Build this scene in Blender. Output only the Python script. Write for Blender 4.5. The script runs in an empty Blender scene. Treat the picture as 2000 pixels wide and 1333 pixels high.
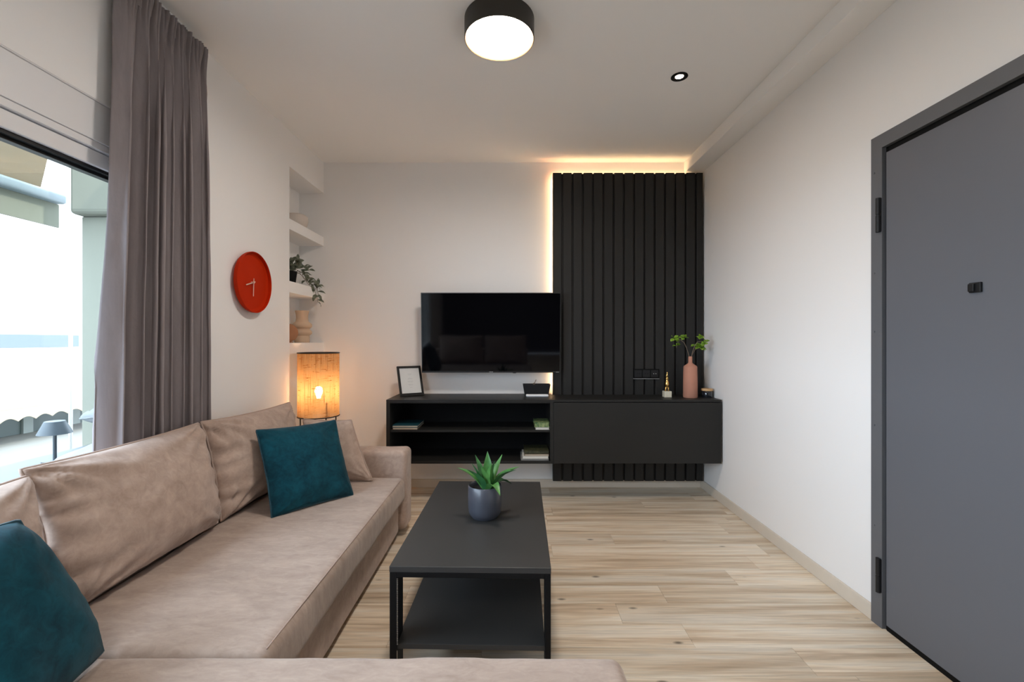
import bpy, bmesh, math, random
from mathutils import Vector, Matrix, noise

R = math.radians
PI = math.pi
scene = bpy.context.scene
COL = scene.collection

# ------------------------------------------------------------------ camera, world, sun, exposure
CAM_Z = 1.21
FPX = 889.0                      # focal length in pixels of the 2000 x 1333 frame (16 mm on 36 mm)
cam_d = bpy.data.cameras.new('camera')
cam_d.sensor_width = 36.0
cam_d.lens = 36.0 * FPX / 2000.0
cam_d.clip_start = 0.02
cam_d.clip_end = 400
cam = bpy.data.objects.new('camera', cam_d)
COL.objects.link(cam)
cam.location = (0, 0, CAM_Z)
cam.rotation_euler = (R(90), 0, 0)
scene.camera = cam

world = bpy.data.worlds.new('sky')
scene.world = world
world.use_nodes = True
bgn = world.node_tree.nodes['Background']
bgn.inputs['Color'].default_value = (0.72, 0.825, 1.0, 1)
bgn.inputs['Strength'].default_value = 3.9

sun_d = bpy.data.lights.new('sun', 'SUN')
sun_d.energy = 1.6
sun_d.angle = R(0.6)
sun_d.color = (1.0, 0.95, 0.87)
sun = bpy.data.objects.new('sun', sun_d)
COL.objects.link(sun)
sun.rotation_euler = (R(12), R(42), 0)      # from above the roof on the room's side, onto the street opposite

por_d = bpy.data.lights.new('window_portal', 'AREA')   # sampling guide for the sky through the window, gives no light itself
por_d.shape = 'RECTANGLE'
por_d.size = 1.45
por_d.size_y = 3.7
por_d.cycles.is_portal = True
por = bpy.data.objects.new('window_portal', por_d)
COL.objects.link(por)
por.location = (-1.60, 0.28, 1.15)
por.rotation_euler = (0, R(-90), 0)

vs = scene.view_settings
vs.view_transform = 'Standard'
vs.look = 'None'
vs.gamma = 1.0
vs.use_curve_mapping = False
vs.exposure = 1.64
scene.cycles.use_denoising = True
scene.cycles.max_bounces = 11
scene.cycles.diffuse_bounces = 7
scene.cycles.transparent_max_bounces = 24
scene.cycles.sample_clamp_indirect = 8.0
scene.cycles.caustics_reflective = False
scene.cycles.caustics_refractive = False

# ------------------------------------------------------------------ helpers
def at(px, py, d):
    """the point at depth d seen at pixel (px, py): how measurements were taken off the photograph"""
    return Vector(((px - 1000.0) * d / FPX, d, CAM_Z - (py - 666.5) * d / FPX))

def BM():
    return bmesh.new()

def box(bm, x0, x1, y0, y1, z0, z1):
    v = [bm.verts.new(p) for p in ((x0,y0,z0),(x1,y0,z0),(x1,y1,z0),(x0,y1,z0),(x0,y0,z1),(x1,y0,z1),(x1,y1,z1),(x0,y1,z1))]
    for f in ((0,3,2,1),(4,5,6,7),(0,1,5,4),(1,2,6,5),(2,3,7,6),(3,0,4,7)):
        bm.faces.new([v[i] for i in f])
    return bm

def bbox(x0, x1, y0, y1, z0, z1, b=0.003, seg=2):
    bm = box(BM(), x0, x1, y0, y1, z0, z1)
    if b > 0:
        bmesh.ops.bevel(bm, geom=list(bm.edges), offset=b, segments=seg, profile=0.5, affect='EDGES')
    return bm

def axis(lo, hi, r, nin, nr=4):
    a = [lo + r * (1 - math.cos(PI/2 * k / nr)) for k in range(nr)]
    m = [lo + r + (hi - lo - 2*r) * k / nin for k in range(nin + 1)]
    return a + m + [hi - (t - lo) for t in reversed(a)]

def rbox(lo, hi, r, cuts=(8, 8, 3), disp=None):
    """rounded upholstered block; disp(p, n) adds unevenness"""
    bm = BM()
    ax = [axis(lo[k], hi[k], r, cuts[k]) for k in range(3)]
    cache = {}
    def vert(i, j, k):
        key = (i, j, k)
        if key not in cache:
            p = Vector((ax[0][i], ax[1][j], ax[2][k]))
            q = Vector([min(max(p[m], lo[m] + r), hi[m] - r) for m in range(3)])
            d = p - q
            n = d.normalized() if d.length > 1e-9 else Vector((0, 0, 1))
            pp = q + n * r
            if disp:
                pp += n * disp(pp, n)
            cache[key] = bm.verts.new(pp)
        return cache[key]
    nx, ny, nz = len(ax[0]) - 1, len(ax[1]) - 1, len(ax[2]) - 1
    for i in range(nx):
        for j in range(ny):
            bm.faces.new((vert(i,j,0), vert(i,j+1,0), vert(i+1,j+1,0), vert(i+1,j,0)))
            bm.faces.new((vert(i,j,nz), vert(i+1,j,nz), vert(i+1,j+1,nz), vert(i,j+1,nz)))
    for i in range(nx):
        for k in range(nz):
            bm.faces.new((vert(i,0,k), vert(i+1,0,k), vert(i+1,0,k+1), vert(i,0,k+1)))
            bm.faces.new((vert(i,ny,k), vert(i,ny,k+1), vert(i+1,ny,k+1), vert(i+1,ny,k)))
    for j in range(ny):
        for k in range(nz):
            bm.faces.new((vert(0,j,k), vert(0,j,k+1), vert(0,j+1,k+1), vert(0,j+1,k)))
            bm.faces.new((vert(nx,j,k), vert(nx,j+1,k), vert(nx,j+1,k+1), vert(nx,j,k+1)))
    return bm

def lathe(prof, seg=40, c=(0, 0, 0), bm=None, cap=True):
    """prof: list of (radius, z)"""
    bm = bm or BM()
    rings = []
    for r, z in prof:
        if r < 1e-6:
            rings.append([bm.verts.new((c[0], c[1], c[2] + z))])
        else:
            rings.append([bm.verts.new((c[0] + r*math.cos(2*PI*k/seg), c[1] + r*math.sin(2*PI*k/seg), c[2] + z)) for k in range(seg)])
    for a, b in zip(rings, rings[1:]):
        for k in range(seg):
            k2 = (k + 1) % seg
            if len(a) == 1 and len(b) == 1:
                continue
            if len(a) == 1:
                bm.faces.new((a[0], b[k2], b[k]))
            elif len(b) == 1:
                bm.faces.new((a[k], a[k2], b[0]))
            else:
                bm.faces.new((a[k], a[k2], b[k2], b[k]))
    if cap:
        if len(rings[0]) > 1: bm.faces.new(list(reversed(rings[0])))
        if len(rings[-1]) > 1: bm.faces.new(rings[-1])
    return bm

def tube(pts, r, seg=8, closed=False, bm=None, taper=None):
    bm = bm or BM()
    pts = [Vector(p) for p in pts]
    n = len(pts)
    rings = []
    ref = None
    for i, p in enumerate(pts):
        if closed:
            t = pts[(i + 1) % n] - pts[i - 1]
        else:
            t = pts[min(i + 1, n - 1)] - pts[max(i - 1, 0)]
        t.normalize()
        if ref is None:
            ref = Vector((0, 0, 1)) if abs(t.z) < 0.9 else Vector((1, 0, 0))
        a = (ref - t * ref.dot(t)).normalized()
        ref = a
        b = t.cross(a)
        rr = r * (taper[i] if taper else 1)
        rings.append([bm.verts.new(p + (a*math.cos(2*PI*k/seg) + b*math.sin(2*PI*k/seg)) * rr) for k in range(seg)])
    m = n if closed else n - 1
    for i in range(m):
        A, B = rings[i], rings[(i + 1) % n]
        for k in range(seg):
            bm.faces.new((A[k], A[(k+1) % seg], B[(k+1) % seg], B[k]))
    if not closed:
        bm.faces.new(list(reversed(rings[0])))
        bm.faces.new(rings[-1])
    return bm

WM = {}      # world matrix of every object built here
def obj(name, bm, m, parent=None, smooth=False, world=True, angle=None):
    """one mesh object; bm in world coordinates unless world=False (then in the parent's own frame)"""
    bmesh.ops.recalc_face_normals(bm, faces=list(bm.faces))
    me = bpy.data.meshes.new(name)
    if parent is not None and world:
        bm.transform(WM[parent.name].inverted())
    bm.to_mesh(me)
    bm.free()
    if smooth:
        for p in me.polygons: p.use_smooth = True
        if angle is not None:
            me.set_sharp_from_angle(angle=R(angle))
    if m is not None:
        me.materials.append(m)
    o = bpy.data.objects.new(name, me)
    COL.objects.link(o)
    if parent is not None:
        o.parent = parent
        WM[o.name] = WM[parent.name]
    else:
        WM[o.name] = Matrix.Identity(4)
    return o

def tag(o, label=None, cat=None, group=None, kind=None):
    if label: o['label'] = label
    if cat: o['category'] = cat
    if group: o['group'] = group
    if kind: o['kind'] = kind
    return o

def thing(name, label, cat, loc=(0, 0, 0), rz=0.0, group=None, kind=None):
    o = bpy.data.objects.new(name, None)
    COL.objects.link(o)
    o.empty_display_size = 0.1
    o.location = loc
    o.rotation_euler = (0, 0, rz)
    WM[o.name] = Matrix.Translation(Vector(loc)) @ Matrix.Rotation(rz, 4, 'Z')
    return tag(o, label, cat, group, kind)

def share(name, me, parent, loc=(0, 0, 0), rot=(0, 0, 0), scale=(1, 1, 1)):
    """another object on the same mesh data"""
    o = bpy.data.objects.new(name, me)
    COL.objects.link(o)
    o.parent = parent
    o.location = loc
    o.rotation_euler = rot
    o.scale = scale
    return o

# ------------------------------------------------------------------ materials
def new_mat(name):
    m = bpy.data.materials.new(name)
    m.use_nodes = True
    nt = m.node_tree
    return m, nt, nt.nodes['Principled BSDF']

def N(nt, t, **kw):
    n = nt.nodes.new(t)
    for k, v in kw.items():
        if k in n.inputs: n.inputs[k].default_value = v
        else: setattr(n, k, v)
    return n

def plain(name, col, rough=0.5, metal=0.0, spec=0.5, bump=0.0, bscale=200.0, var=0.0, vscale=6.0, sheen=0.0, coat=0.0):
    m, nt, p = new_mat(name)
    p.inputs['Base Color'].default_value = (*col, 1)
    p.inputs['Roughness'].default_value = rough
    p.inputs['Metallic'].default_value = metal
    p.inputs['Specular IOR Level'].default_value = spec
    p.inputs['Sheen Weight'].default_value = sheen
    p.inputs['Coat Weight'].default_value = coat
    tc = N(nt, 'ShaderNodeTexCoord')
    if var > 0:
        nz = N(nt, 'ShaderNodeTexNoise', Scale=vscale, Detail=4.0)
        nt.links.new(tc.outputs['Object'], nz.inputs['Vector'])
        mx = N(nt, 'ShaderNodeMix', data_type='RGBA')
        mx.inputs['A'].default_value = (*[c * (1 - var) for c in col], 1)
        mx.inputs['B'].default_value = (*[min(1, c * (1 + var)) for c in col], 1)
        nt.links.new(nz.outputs['Fac'], mx.inputs['Factor'])
        nt.links.new(mx.outputs['Result'], p.inputs['Base Color'])
    if bump > 0:
        nb = N(nt, 'ShaderNodeTexNoise', Scale=bscale, Detail=3.0)
        nt.links.new(tc.outputs['Object'], nb.inputs['Vector'])
        bp = N(nt, 'ShaderNodeBump', Strength=bump, Distance=0.002)
        nt.links.new(nb.outputs['Fac'], bp.inputs['Height'])
        nt.links.new(bp.outputs['Normal'], p.inputs['Normal'])
    return m

def emis(name, col, strength):
    m, nt, p = new_mat(name)
    p.inputs['Base Color'].default_value = (*col, 1)
    p.inputs['Emission Color'].default_value = (*col, 1)
    p.inputs['Emission Strength'].default_value = strength
    return m

def suede(name, lo, hi, scale=5.0, sheen=0.25, stretch=(1, 1, 1), bump=0.25, contrast=(0.36, 0.66)):
    """brushed suede: soft mottling in two sizes, fine nap"""
    m, nt, p = new_mat(name)
    p.inputs['Roughness'].default_value = 0.92
    p.inputs['Specular IOR Level'].default_value = 0.15
    p.inputs['Sheen Weight'].default_value = sheen
    p.inputs['Sheen Roughness'].default_value = 0.5
    tc = N(nt, 'ShaderNodeTexCoord')
    mp = N(nt, 'ShaderNodeMapping')
    mp.inputs['Scale'].default_value = stretch
    nt.links.new(tc.outputs['Object'], mp.inputs['Vector'])
    n1 = N(nt, 'ShaderNodeTexNoise', Scale=scale, Detail=5.0, Roughness=0.62, Distortion=0.6)
    n2 = N(nt, 'ShaderNodeTexNoise', Scale=scale * 4.5, Detail=4.0, Roughness=0.7, Distortion=0.9)
    for n in (n1, n2): nt.links.new(mp.outputs['Vector'], n.inputs['Vector'])
    ad = N(nt, 'ShaderNodeMix', data_type='FLOAT')
    ad.inputs['Factor'].default_value = 0.42
    nt.links.new(n1.outputs['Fac'], ad.inputs['A'])
    nt.links.new(n2.outputs['Fac'], ad.inputs['B'])
    mr = N(nt, 'ShaderNodeMapRange')
    mr.inputs['From Min'].default_value = contrast[0]
    mr.inputs['From Max'].default_value = contrast[1]
    nt.links.new(ad.outputs['Result'], mr.inputs['Value'])
    mx = N(nt, 'ShaderNodeMix', data_type='RGBA')
    mx.inputs['A'].default_value = (*lo, 1)
    mx.inputs['B'].default_value = (*hi, 1)
    nt.links.new(mr.outputs['Result'], mx.inputs['Factor'])
    nt.links.new(mx.outputs['Result'], p.inputs['Base Color'])
    nb = N(nt, 'ShaderNodeTexNoise', Scale=90.0, Detail=4.0)
    nt.links.new(tc.outputs['Object'], nb.inputs['Vector'])
    bp = N(nt, 'ShaderNodeBump', Strength=bump, Distance=0.002)
    nt.links.new(nb.outputs['Fac'], bp.inputs['Height'])
    nt.links.new(bp.outputs['Normal'], p.inputs['Normal'])
    return m

def wood_floor(name, tone=1.0):
    """white-washed oak: long streaks along the plank, tan and grey bands, small knots; shifts from plank to plank"""
    m, nt, p = new_mat(name)
    p.inputs['Roughness'].default_value = 0.42
    p.inputs['Specular IOR Level'].default_value = 0.4
    tc = N(nt, 'ShaderNodeTexCoord')
    oi = N(nt, 'ShaderNodeObjectInfo')
    sc = N(nt, 'ShaderNodeMath', operation='MULTIPLY')
    sc.inputs[1].default_value = 37.0
    nt.links.new(oi.outputs['Random'], sc.inputs[0])
    cb = N(nt, 'ShaderNodeCombineXYZ')
    for k in range(3): nt.links.new(sc.outputs[0], cb.inputs[k])
    va = N(nt, 'ShaderNodeVectorMath', operation='ADD')
    nt.links.new(tc.outputs['Object'], va.inputs[0])
    nt.links.new(cb.outputs[0], va.inputs[1])
    def noisy(scale, sx, sy, det, dist=0.3):
        mp = N(nt, 'ShaderNodeMapping')
        mp.inputs['Scale'].default_value = (sx, sy, 1)
        nt.links.new(va.outputs[0], mp.inputs['Vector'])
        n = N(nt, 'ShaderNodeTexNoise', Scale=scale, Detail=det, Roughness=0.6, Distortion=dist)
        nt.links.new(mp.outputs['Vector'], n.inputs['Vector'])
        return n
    band = noisy(1.0, 0.9, 17.0, 4.0, 0.5)
    grain = noisy(1.0, 4.0, 120.0, 5.0, 0.4)
    cr = N(nt, 'ShaderNodeValToRGB')
    e = cr.color_ramp.elements
    cols = [(0.28, (0.44, 0.335, 0.235)), (0.40, (0.62, 0.485, 0.345)), (0.50, (0.745, 0.625, 0.475)), (0.60, (0.815, 0.73, 0.605)), (0.75, (0.73, 0.66, 0.555))]
    e[0].position, e[0].color = cols[0][0], (*[c * tone for c in cols[0][1]], 1)
    e[1].position, e[1].color = cols[-1][0], (*[c * tone for c in cols[-1][1]], 1)
    for pos, c in cols[1:-1]:
        el = e.new(pos); el.color = (*[x * tone for x in c], 1)
    nt.links.new(band.outputs['Fac'], cr.inputs['Fac'])
    gr = N(nt, 'ShaderNodeMapRange')
    gr.inputs['From Min'].default_value = 0.3; gr.inputs['From Max'].default_value = 0.6
    gr.inputs['To Min'].default_value = 0.78; gr.inputs['To Max'].default_value = 1.04
    nt.links.new(grain.outputs['Fac'], gr.inputs['Value'])
    mul = N(nt, 'ShaderNodeMix', data_type='RGBA', blend_type='MULTIPLY')
    mul.inputs['Factor'].default_value = 1.0
    nt.links.new(cr.outputs['Color'], mul.inputs['A'])
    nt.links.new(gr.outputs['Result'], mul.inputs['B'])
    # knots
    mp = N(nt, 'ShaderNodeMapping')
    mp.inputs['Scale'].default_value = (3.2, 7.5, 1)
    nt.links.new(va.outputs[0], mp.inputs['Vector'])
    vo = N(nt, 'ShaderNodeTexVoronoi', Scale=1.0)
    nt.links.new(mp.outputs['Vector'], vo.inputs['Vector'])
    kr = N(nt, 'ShaderNodeMapRange')
    kr.inputs['From Min'].default_value = 0.03; kr.inputs['From Max'].default_value = 0.085
    kr.inputs['To Min'].default_value = 0.15; kr.inputs['To Max'].default_value = 1.0
    nt.links.new(vo.outputs['Distance'], kr.inputs['Value'])
    m2 = N(nt, 'ShaderNodeMix', data_type='RGBA', blend_type='MULTIPLY')
    m2.inputs['Factor'].default_value = 0.85
    nt.links.new(mul.outputs['Result'], m2.inputs['A'])
    nt.links.new(kr.outputs['Result'], m2.inputs['B'])
    # plank to plank
    pr = N(nt, 'ShaderNodeMapRange')
    pr.inputs['To Min'].default_value = 0.88; pr.inputs['To Max'].default_value = 1.08
    nt.links.new(oi.outputs['Random'], pr.inputs['Value'])
    m3 = N(nt, 'ShaderNodeMix', data_type='RGBA', blend_type='MULTIPLY')
    m3.inputs['Factor'].default_value = 1.0
    nt.links.new(m2.outputs['Result'], m3.inputs['A'])
    nt.links.new(pr.outputs['Result'], m3.inputs['B'])
    nt.links.new(m3.outputs['Result'], p.inputs['Base Color'])
    bp = N(nt, 'ShaderNodeBump', Strength=0.12, Distance=0.002)
    nt.links.new(grain.outputs['Fac'], bp.inputs['Height'])
    nt.links.new(bp.outputs['Normal'], p.inputs['Normal'])
    return m

def pane_glass(name, tint, refl=0.06):
    m, nt, p = new_mat(name)
    nt.nodes.remove(p)
    out = nt.nodes['Material Output']
    tr = N(nt, 'ShaderNodeBsdfTransparent'); tr.inputs['Color'].default_value = (*tint, 1)
    gl = N(nt, 'ShaderNodeBsdfGlossy'); gl.inputs['Roughness'].default_value = 0.0
    lw = N(nt, 'ShaderNodeLayerWeight'); lw.inputs['Blend'].default_value = 0.5
    pw = N(nt, 'ShaderNodeMath', operation='POWER'); pw.inputs[1].default_value = 5.0
    nt.links.new(lw.outputs['Facing'], pw.inputs[0])
    fr = N(nt, 'ShaderNodeMapRange'); fr.inputs['To Min'].default_value = 0.03; fr.inputs['To Max'].default_value = 0.9
    nt.links.new(pw.outputs[0], fr.inputs['Value'])
    mx = N(nt, 'ShaderNodeMixShader')
    nt.links.new(fr.outputs[0], mx.inputs[0])
    nt.links.new(tr.outputs[0], mx.inputs[1])
    nt.links.new(gl.outputs[0], mx.inputs[2])
    nt.links.new(mx.outputs[0], out.inputs['Surface'])
    return m

def weave_shade(name):
    """open burlap: threads of two directions with gaps between them"""
    m, nt, p = new_mat(name)
    nt.nodes.remove(p)
    out = nt.nodes['Material Output']
    tc = N(nt, 'ShaderNodeTexCoord')
    sx = N(nt, 'ShaderNodeSeparateXYZ')
    nt.links.new(tc.outputs['Object'], sx.inputs[0])
    ang = N(nt, 'ShaderNodeMath', operation='ARCTAN2')
    nt.links.new(sx.outputs['Y'], ang.inputs[0]); nt.links.new(sx.outputs['X'], ang.inputs[1])
    cb = N(nt, 'ShaderNodeCombineXYZ')
    nt.links.new(ang.outputs[0], cb.inputs[0]); nt.links.new(sx.outputs['Z'], cb.inputs[1])
    def strand(sxx, syy, rot):
        mp = N(nt, 'ShaderNodeMapping')
        mp.inputs['Scale'].default_value = (sxx, syy, 1)
        nt.links.new(cb.outputs[0], mp.inputs['Vector'])
        n = N(nt, 'ShaderNodeTexNoise', Scale=1.0, Detail=3.0, Roughness=0.7)
        nt.links.new(mp.outputs['Vector'], n.inputs['Vector'])
        return n
    a = strand(40.0, 3.0, 0)       # vertical threads
    b = strand(2.0, 120.0, 0)      # horizontal threads
    mxm = N(nt, 'ShaderNodeMath', operation='MAXIMUM')
    b2 = N(nt, 'ShaderNodeMath', operation='MULTIPLY'); b2.inputs[1].default_value = 0.965
    nt.links.new(b.outputs['Fac'], b2.inputs[0])
    nt.links.new(a.outputs['Fac'], mxm.inputs[0]); nt.links.new(b2.outputs[0], mxm.inputs[1])
    hole = N(nt, 'ShaderNodeMapRange')
    hole.inputs['From Min'].default_value = 0.47; hole.inputs['From Max'].default_value = 0.56
    hole.inputs['To Min'].default_value = 0.50; hole.inputs['To Max'].default_value = 1.0
    nt.links.new(mxm.outputs[0], hole.inputs['Value'])
    colr = N(nt, 'ShaderNodeValToRGB')
    colr.color_ramp.elements[0].position = 0.45; colr.color_ramp.elements[0].color = (0.90, 0.58, 0.28, 1)
    colr.color_ramp.elements[1].position = 0.64; colr.color_ramp.elements[1].color = (0.26, 0.095, 0.02, 1)
    nt.links.new(mxm.outputs[0], colr.inputs['Fac'])
    tl = N(nt, 'ShaderNodeBsdfTranslucent')
    df = N(nt, 'ShaderNodeBsdfDiffuse')
    nt.links.new(colr.outputs['Color'], tl.inputs['Color']); nt.links.new(colr.outputs['Color'], df.inputs['Color'])
    m1 = N(nt, 'ShaderNodeMixShader'); m1.inputs[0].default_value = 0.6
    nt.links.new(tl.outputs[0], m1.inputs[1]); nt.links.new(df.outputs[0], m1.inputs[2])
    tr = N(nt, 'ShaderNodeBsdfTransparent')
    m2 = N(nt, 'ShaderNodeMixShader')
    nt.links.new(hole.outputs['Result'], m2.inputs[0])
    nt.links.new(tr.outputs[0], m2.inputs[1]); nt.links.new(m1.outputs[0], m2.inputs[2])
    nt.links.new(m2.outputs[0], out.inputs['Surface'])
    return m

def leafy(name, lo, hi, rough=0.45, scale=30.0, trans=0.0):
    m, nt, p = new_mat(name)
    p.inputs['Roughness'].default_value = rough
    tc = N(nt, 'ShaderNodeTexCoord')
    n1 = N(nt, 'ShaderNodeTexNoise', Scale=scale, Detail=4.0)
    nt.links.new(tc.outputs['Object'], n1.inputs['Vector'])
    mr = N(nt, 'ShaderNodeMapRange')
    mr.inputs['From Min'].default_value = 0.35; mr.inputs['From Max'].default_value = 0.65
    nt.links.new(n1.outputs['Fac'], mr.inputs['Value'])
    mx = N(nt, 'ShaderNodeMix', data_type='RGBA')
    mx.inputs['A'].default_value = (*lo, 1); mx.inputs['B'].default_value = (*hi, 1)
    nt.links.new(mr.outputs['Result'], mx.inputs['Factor'])
    nt.links.new(mx.outputs['Result'], p.inputs['Base Color'])
    return m

M = {}
M['wall'] = plain('wall_paint', (0.85, 0.84, 0.832), 0.85, spec=0.2, bump=0.05, bscale=60)
M['ceiling'] = plain('ceiling_paint', (0.875, 0.865, 0.85), 0.9, spec=0.1)
M['rear'] = plain('charcoal_wall_paint', (0.035, 0.034, 0.033), 0.85, spec=0.2)
M['white'] = plain('white_lacquer', (0.80, 0.80, 0.81), 0.45)
M['plank'] = wood_floor('washed_oak')
M['skirting'] = plain('pale_oak_skirting', (0.67, 0.60, 0.51), 0.5, var=0.06, vscale=8)
M['sub'] = plain('screed', (0.25, 0.19, 0.14), 0.9)
M['door'] = plain('door_grey', (0.125, 0.130, 0.146), 0.42, spec=0.4, bump=0.03, bscale=300)
M['frame_grey'] = plain('door_frame_grey', (0.118, 0.121, 0.130), 0.5, spec=0.4)
M['black'] = plain('black_matt', (0.010, 0.010, 0.011), 0.45, spec=0.3)
M['rubber'] = plain('black_rubber', (0.004, 0.004, 0.004), 0.7, spec=0.15)
M['panel'] = plain('charcoal_panel', (0.0195, 0.0185, 0.0175), 0.48, spec=0.30, var=0.12, vscale=3, bump=0.04, bscale=400)
M['console'] = plain('charcoal_console', (0.017, 0.0165, 0.0155), 0.46, spec=0.28, var=0.08, vscale=4)
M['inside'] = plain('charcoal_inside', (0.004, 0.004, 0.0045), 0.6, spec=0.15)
M['screen'] = plain('tv_glass', (0.002, 0.002, 0.003), 0.05, spec=0.2)
M['tvbody'] = plain('tv_plastic', (0.010, 0.010, 0.011), 0.35)
M['silver'] = plain('silver_print', (0.45, 0.45, 0.45), 0.4, metal=0.3)
M['suede'] = suede('taupe_suede', (0.345, 0.252, 0.205), (0.520, 0.405, 0.342), 6.0)
M['suede_seat'] = suede('taupe_suede_seat', (0.325, 0.248, 0.205), (0.475, 0.380, 0.322), 4.0, stretch=(1.0, 2.6, 1.0))
M['teal'] = suede('teal_velvet', (0.002, 0.025, 0.040), (0.005, 0.073, 0.104), 6.0, sheen=0.08, bump=0.12)
M['teal_pipe'] = plain('teal_piping', (0.005, 0.050, 0.075), 0.8, sheen=0.2)
M['taupe_pipe'] = plain('taupe_piping', (0.38, 0.29, 0.245), 0.85)
M['curtain'] = suede('grey_curtain', (0.215, 0.186, 0.190), (0.280, 0.246, 0.252), 5.0, sheen=0.15, stretch=(1, 1, 0.15), bump=0.2)
M['table'] = plain('table_anthracite', (0.036, 0.035, 0.034), 0.42, spec=0.35, var=0.08, vscale=5)
M['iron'] = plain('black_iron', (0.005, 0.005, 0.0055), 0.5, spec=0.2)
M['chrome'] = plain('bead_metal', (0.55, 0.54, 0.52), 0.3, metal=0.9)
M['pot'] = plain('slate_ceramic', (0.050, 0.055, 0.072), 0.38, coat=0.2)
M['soil'] = plain('soil', (0.012, 0.009, 0.007), 0.95, bump=0.6, bscale=120)
M['agave'] = leafy('agave_leaf', (0.035, 0.145, 0.032), (0.115, 0.31, 0.075), 0.45, 18)
M['agave_dark'] = leafy('agave_leaf_dark', (0.015, 0.075, 0.025), (0.045, 0.17, 0.05), 0.4, 18)
M['trail'] = leafy('trailing_leaf', (0.045, 0.060, 0.036), (0.20, 0.215, 0.15), 0.5, 60)
M['sprig'] = leafy('sprig_leaf', (0.11, 0.24, 0.012), (0.32, 0.50, 0.055), 0.5, 50)
M['twig'] = plain('twig', (0.19, 0.14, 0.10), 0.8)
M['terracotta'] = plain('salmon_ceramic', (0.47, 0.215, 0.145), 0.75, var=0.08, vscale=12)
M['sand'] = plain('sand_ceramic', (0.60, 0.44, 0.31), 0.8, var=0.05, vscale=20)
M['clay'] = plain('clay_brown', (0.38, 0.17, 0.08), 0.7, var=0.15, vscale=20)
M['bowl'] = plain('chalk_ceramic', (0.66, 0.59, 0.53), 0.85)
M['gold'] = plain('gold', (0.80, 0.52, 0.18), 0.22, metal=1.0)
M['marble'] = plain('pale_stone', (0.70, 0.64, 0.50), 0.4, var=0.12, vscale=60)
M['lidwood'] = plain('lid_wood', (0.62, 0.38, 0.18), 0.6, var=0.15, vscale=40)
M['jar'] = plain('dark_jar', (0.012, 0.013, 0.018), 0.08, coat=0.6)
M['orange'] = plain('orange_enamel', (0.48, 0.022, 0.0), 0.65, spec=0.12)
M['rose'] = plain('rose_metal', (0.85, 0.62, 0.50), 0.35, metal=0.4)
M['paper'] = plain('paper', (0.72, 0.72, 0.71), 0.6)
M['ink'] = plain('grey_ink', (0.52, 0.52, 0.52), 0.8)
M['remote'] = plain('white_plastic', (0.80, 0.80, 0.82), 0.4)
M['pages'] = plain('book_pages', (0.62, 0.54, 0.42), 0.85)
M['cover_teal'] = plain('cover_teal', (0.012, 0.075, 0.10), 0.5)
M['cover_green'] = leafy('cover_green', (0.03, 0.10, 0.03), (0.30, 0.36, 0.16), 0.5, 45)
M['cover_dark'] = leafy('cover_leaf_print', (0.015, 0.018, 0.008), (0.075, 0.075, 0.035), 0.5, 45)
M['cover_white'] = plain('cover_white', (0.68, 0.66, 0.60), 0.6)
M['cover_grey'] = plain('cover_grey', (0.24, 0.235, 0.22), 0.6)
M['cover_brown'] = plain('cover_brown', (0.10, 0.055, 0.025), 0.6)
M['shade'] = weave_shade('burlap_shade')
M['bulb'] = emis('bulb_glow', (1.0, 0.68, 0.38), 36.0)
M['diffuser'] = emis('lamp_diffuser', (1.0, 0.90, 0.81), 33.0)
M['spot_glow'] = emis('spot_glow', (1.0, 0.80, 0.62), 9.0)
M['led'] = emis('led_strip', (1.0, 0.64, 0.33), 7.0)
M['bronze'] = plain('bronze_black', (0.030, 0.026, 0.021), 0.42, metal=0.3)
M['rimin'] = plain('lamp_rim', (0.40, 0.22, 0.10), 0.45, metal=0.3)
M['glass'] = pane_glass('window_glass', (0.95, 0.985, 0.975))
M['upvc'] = plain('window_white', (0.74, 0.74, 0.755), 0.4)
M['plaster_out'] = plain('outside_plaster', (0.165, 0.17, 0.135), 0.9)
M['white_out'] = plain('outside_white', (0.55, 0.54, 0.52), 0.9)
M['roofband'] = plain('outside_grey', (0.085, 0.10, 0.108), 0.8)
M['awning'] = plain('awning_beige', (0.22, 0.18, 0.125), 0.9)
M['valance'] = plain('awning_valance', (0.13, 0.13, 0.095), 0.9)
M['bar'] = plain('awning_bar', (0.14, 0.17, 0.175), 0.5)
M['shop'] = plain('shopfront', (0.035, 0.045, 0.038), 0.4)
M['shop_post'] = plain('shop_post', (0.15, 0.16, 0.14), 0.6)
M['street'] = plain('street_concrete', (0.125, 0.12, 0.105), 0.95, var=0.15, vscale=0.8)
M['blue_grey'] = plain('blue_grey_top', (0.020, 0.034, 0.043), 0.5)
M['white_fab'] = plain('white_outdoor_fabric', (0.20, 0.215, 0.22), 0.9)

# ------------------------------------------------------------------ the room
XL, XR, YB, YR, ZC = -1.56, 1.568, 3.77, -2.9, 2.69
T = 0.25

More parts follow.
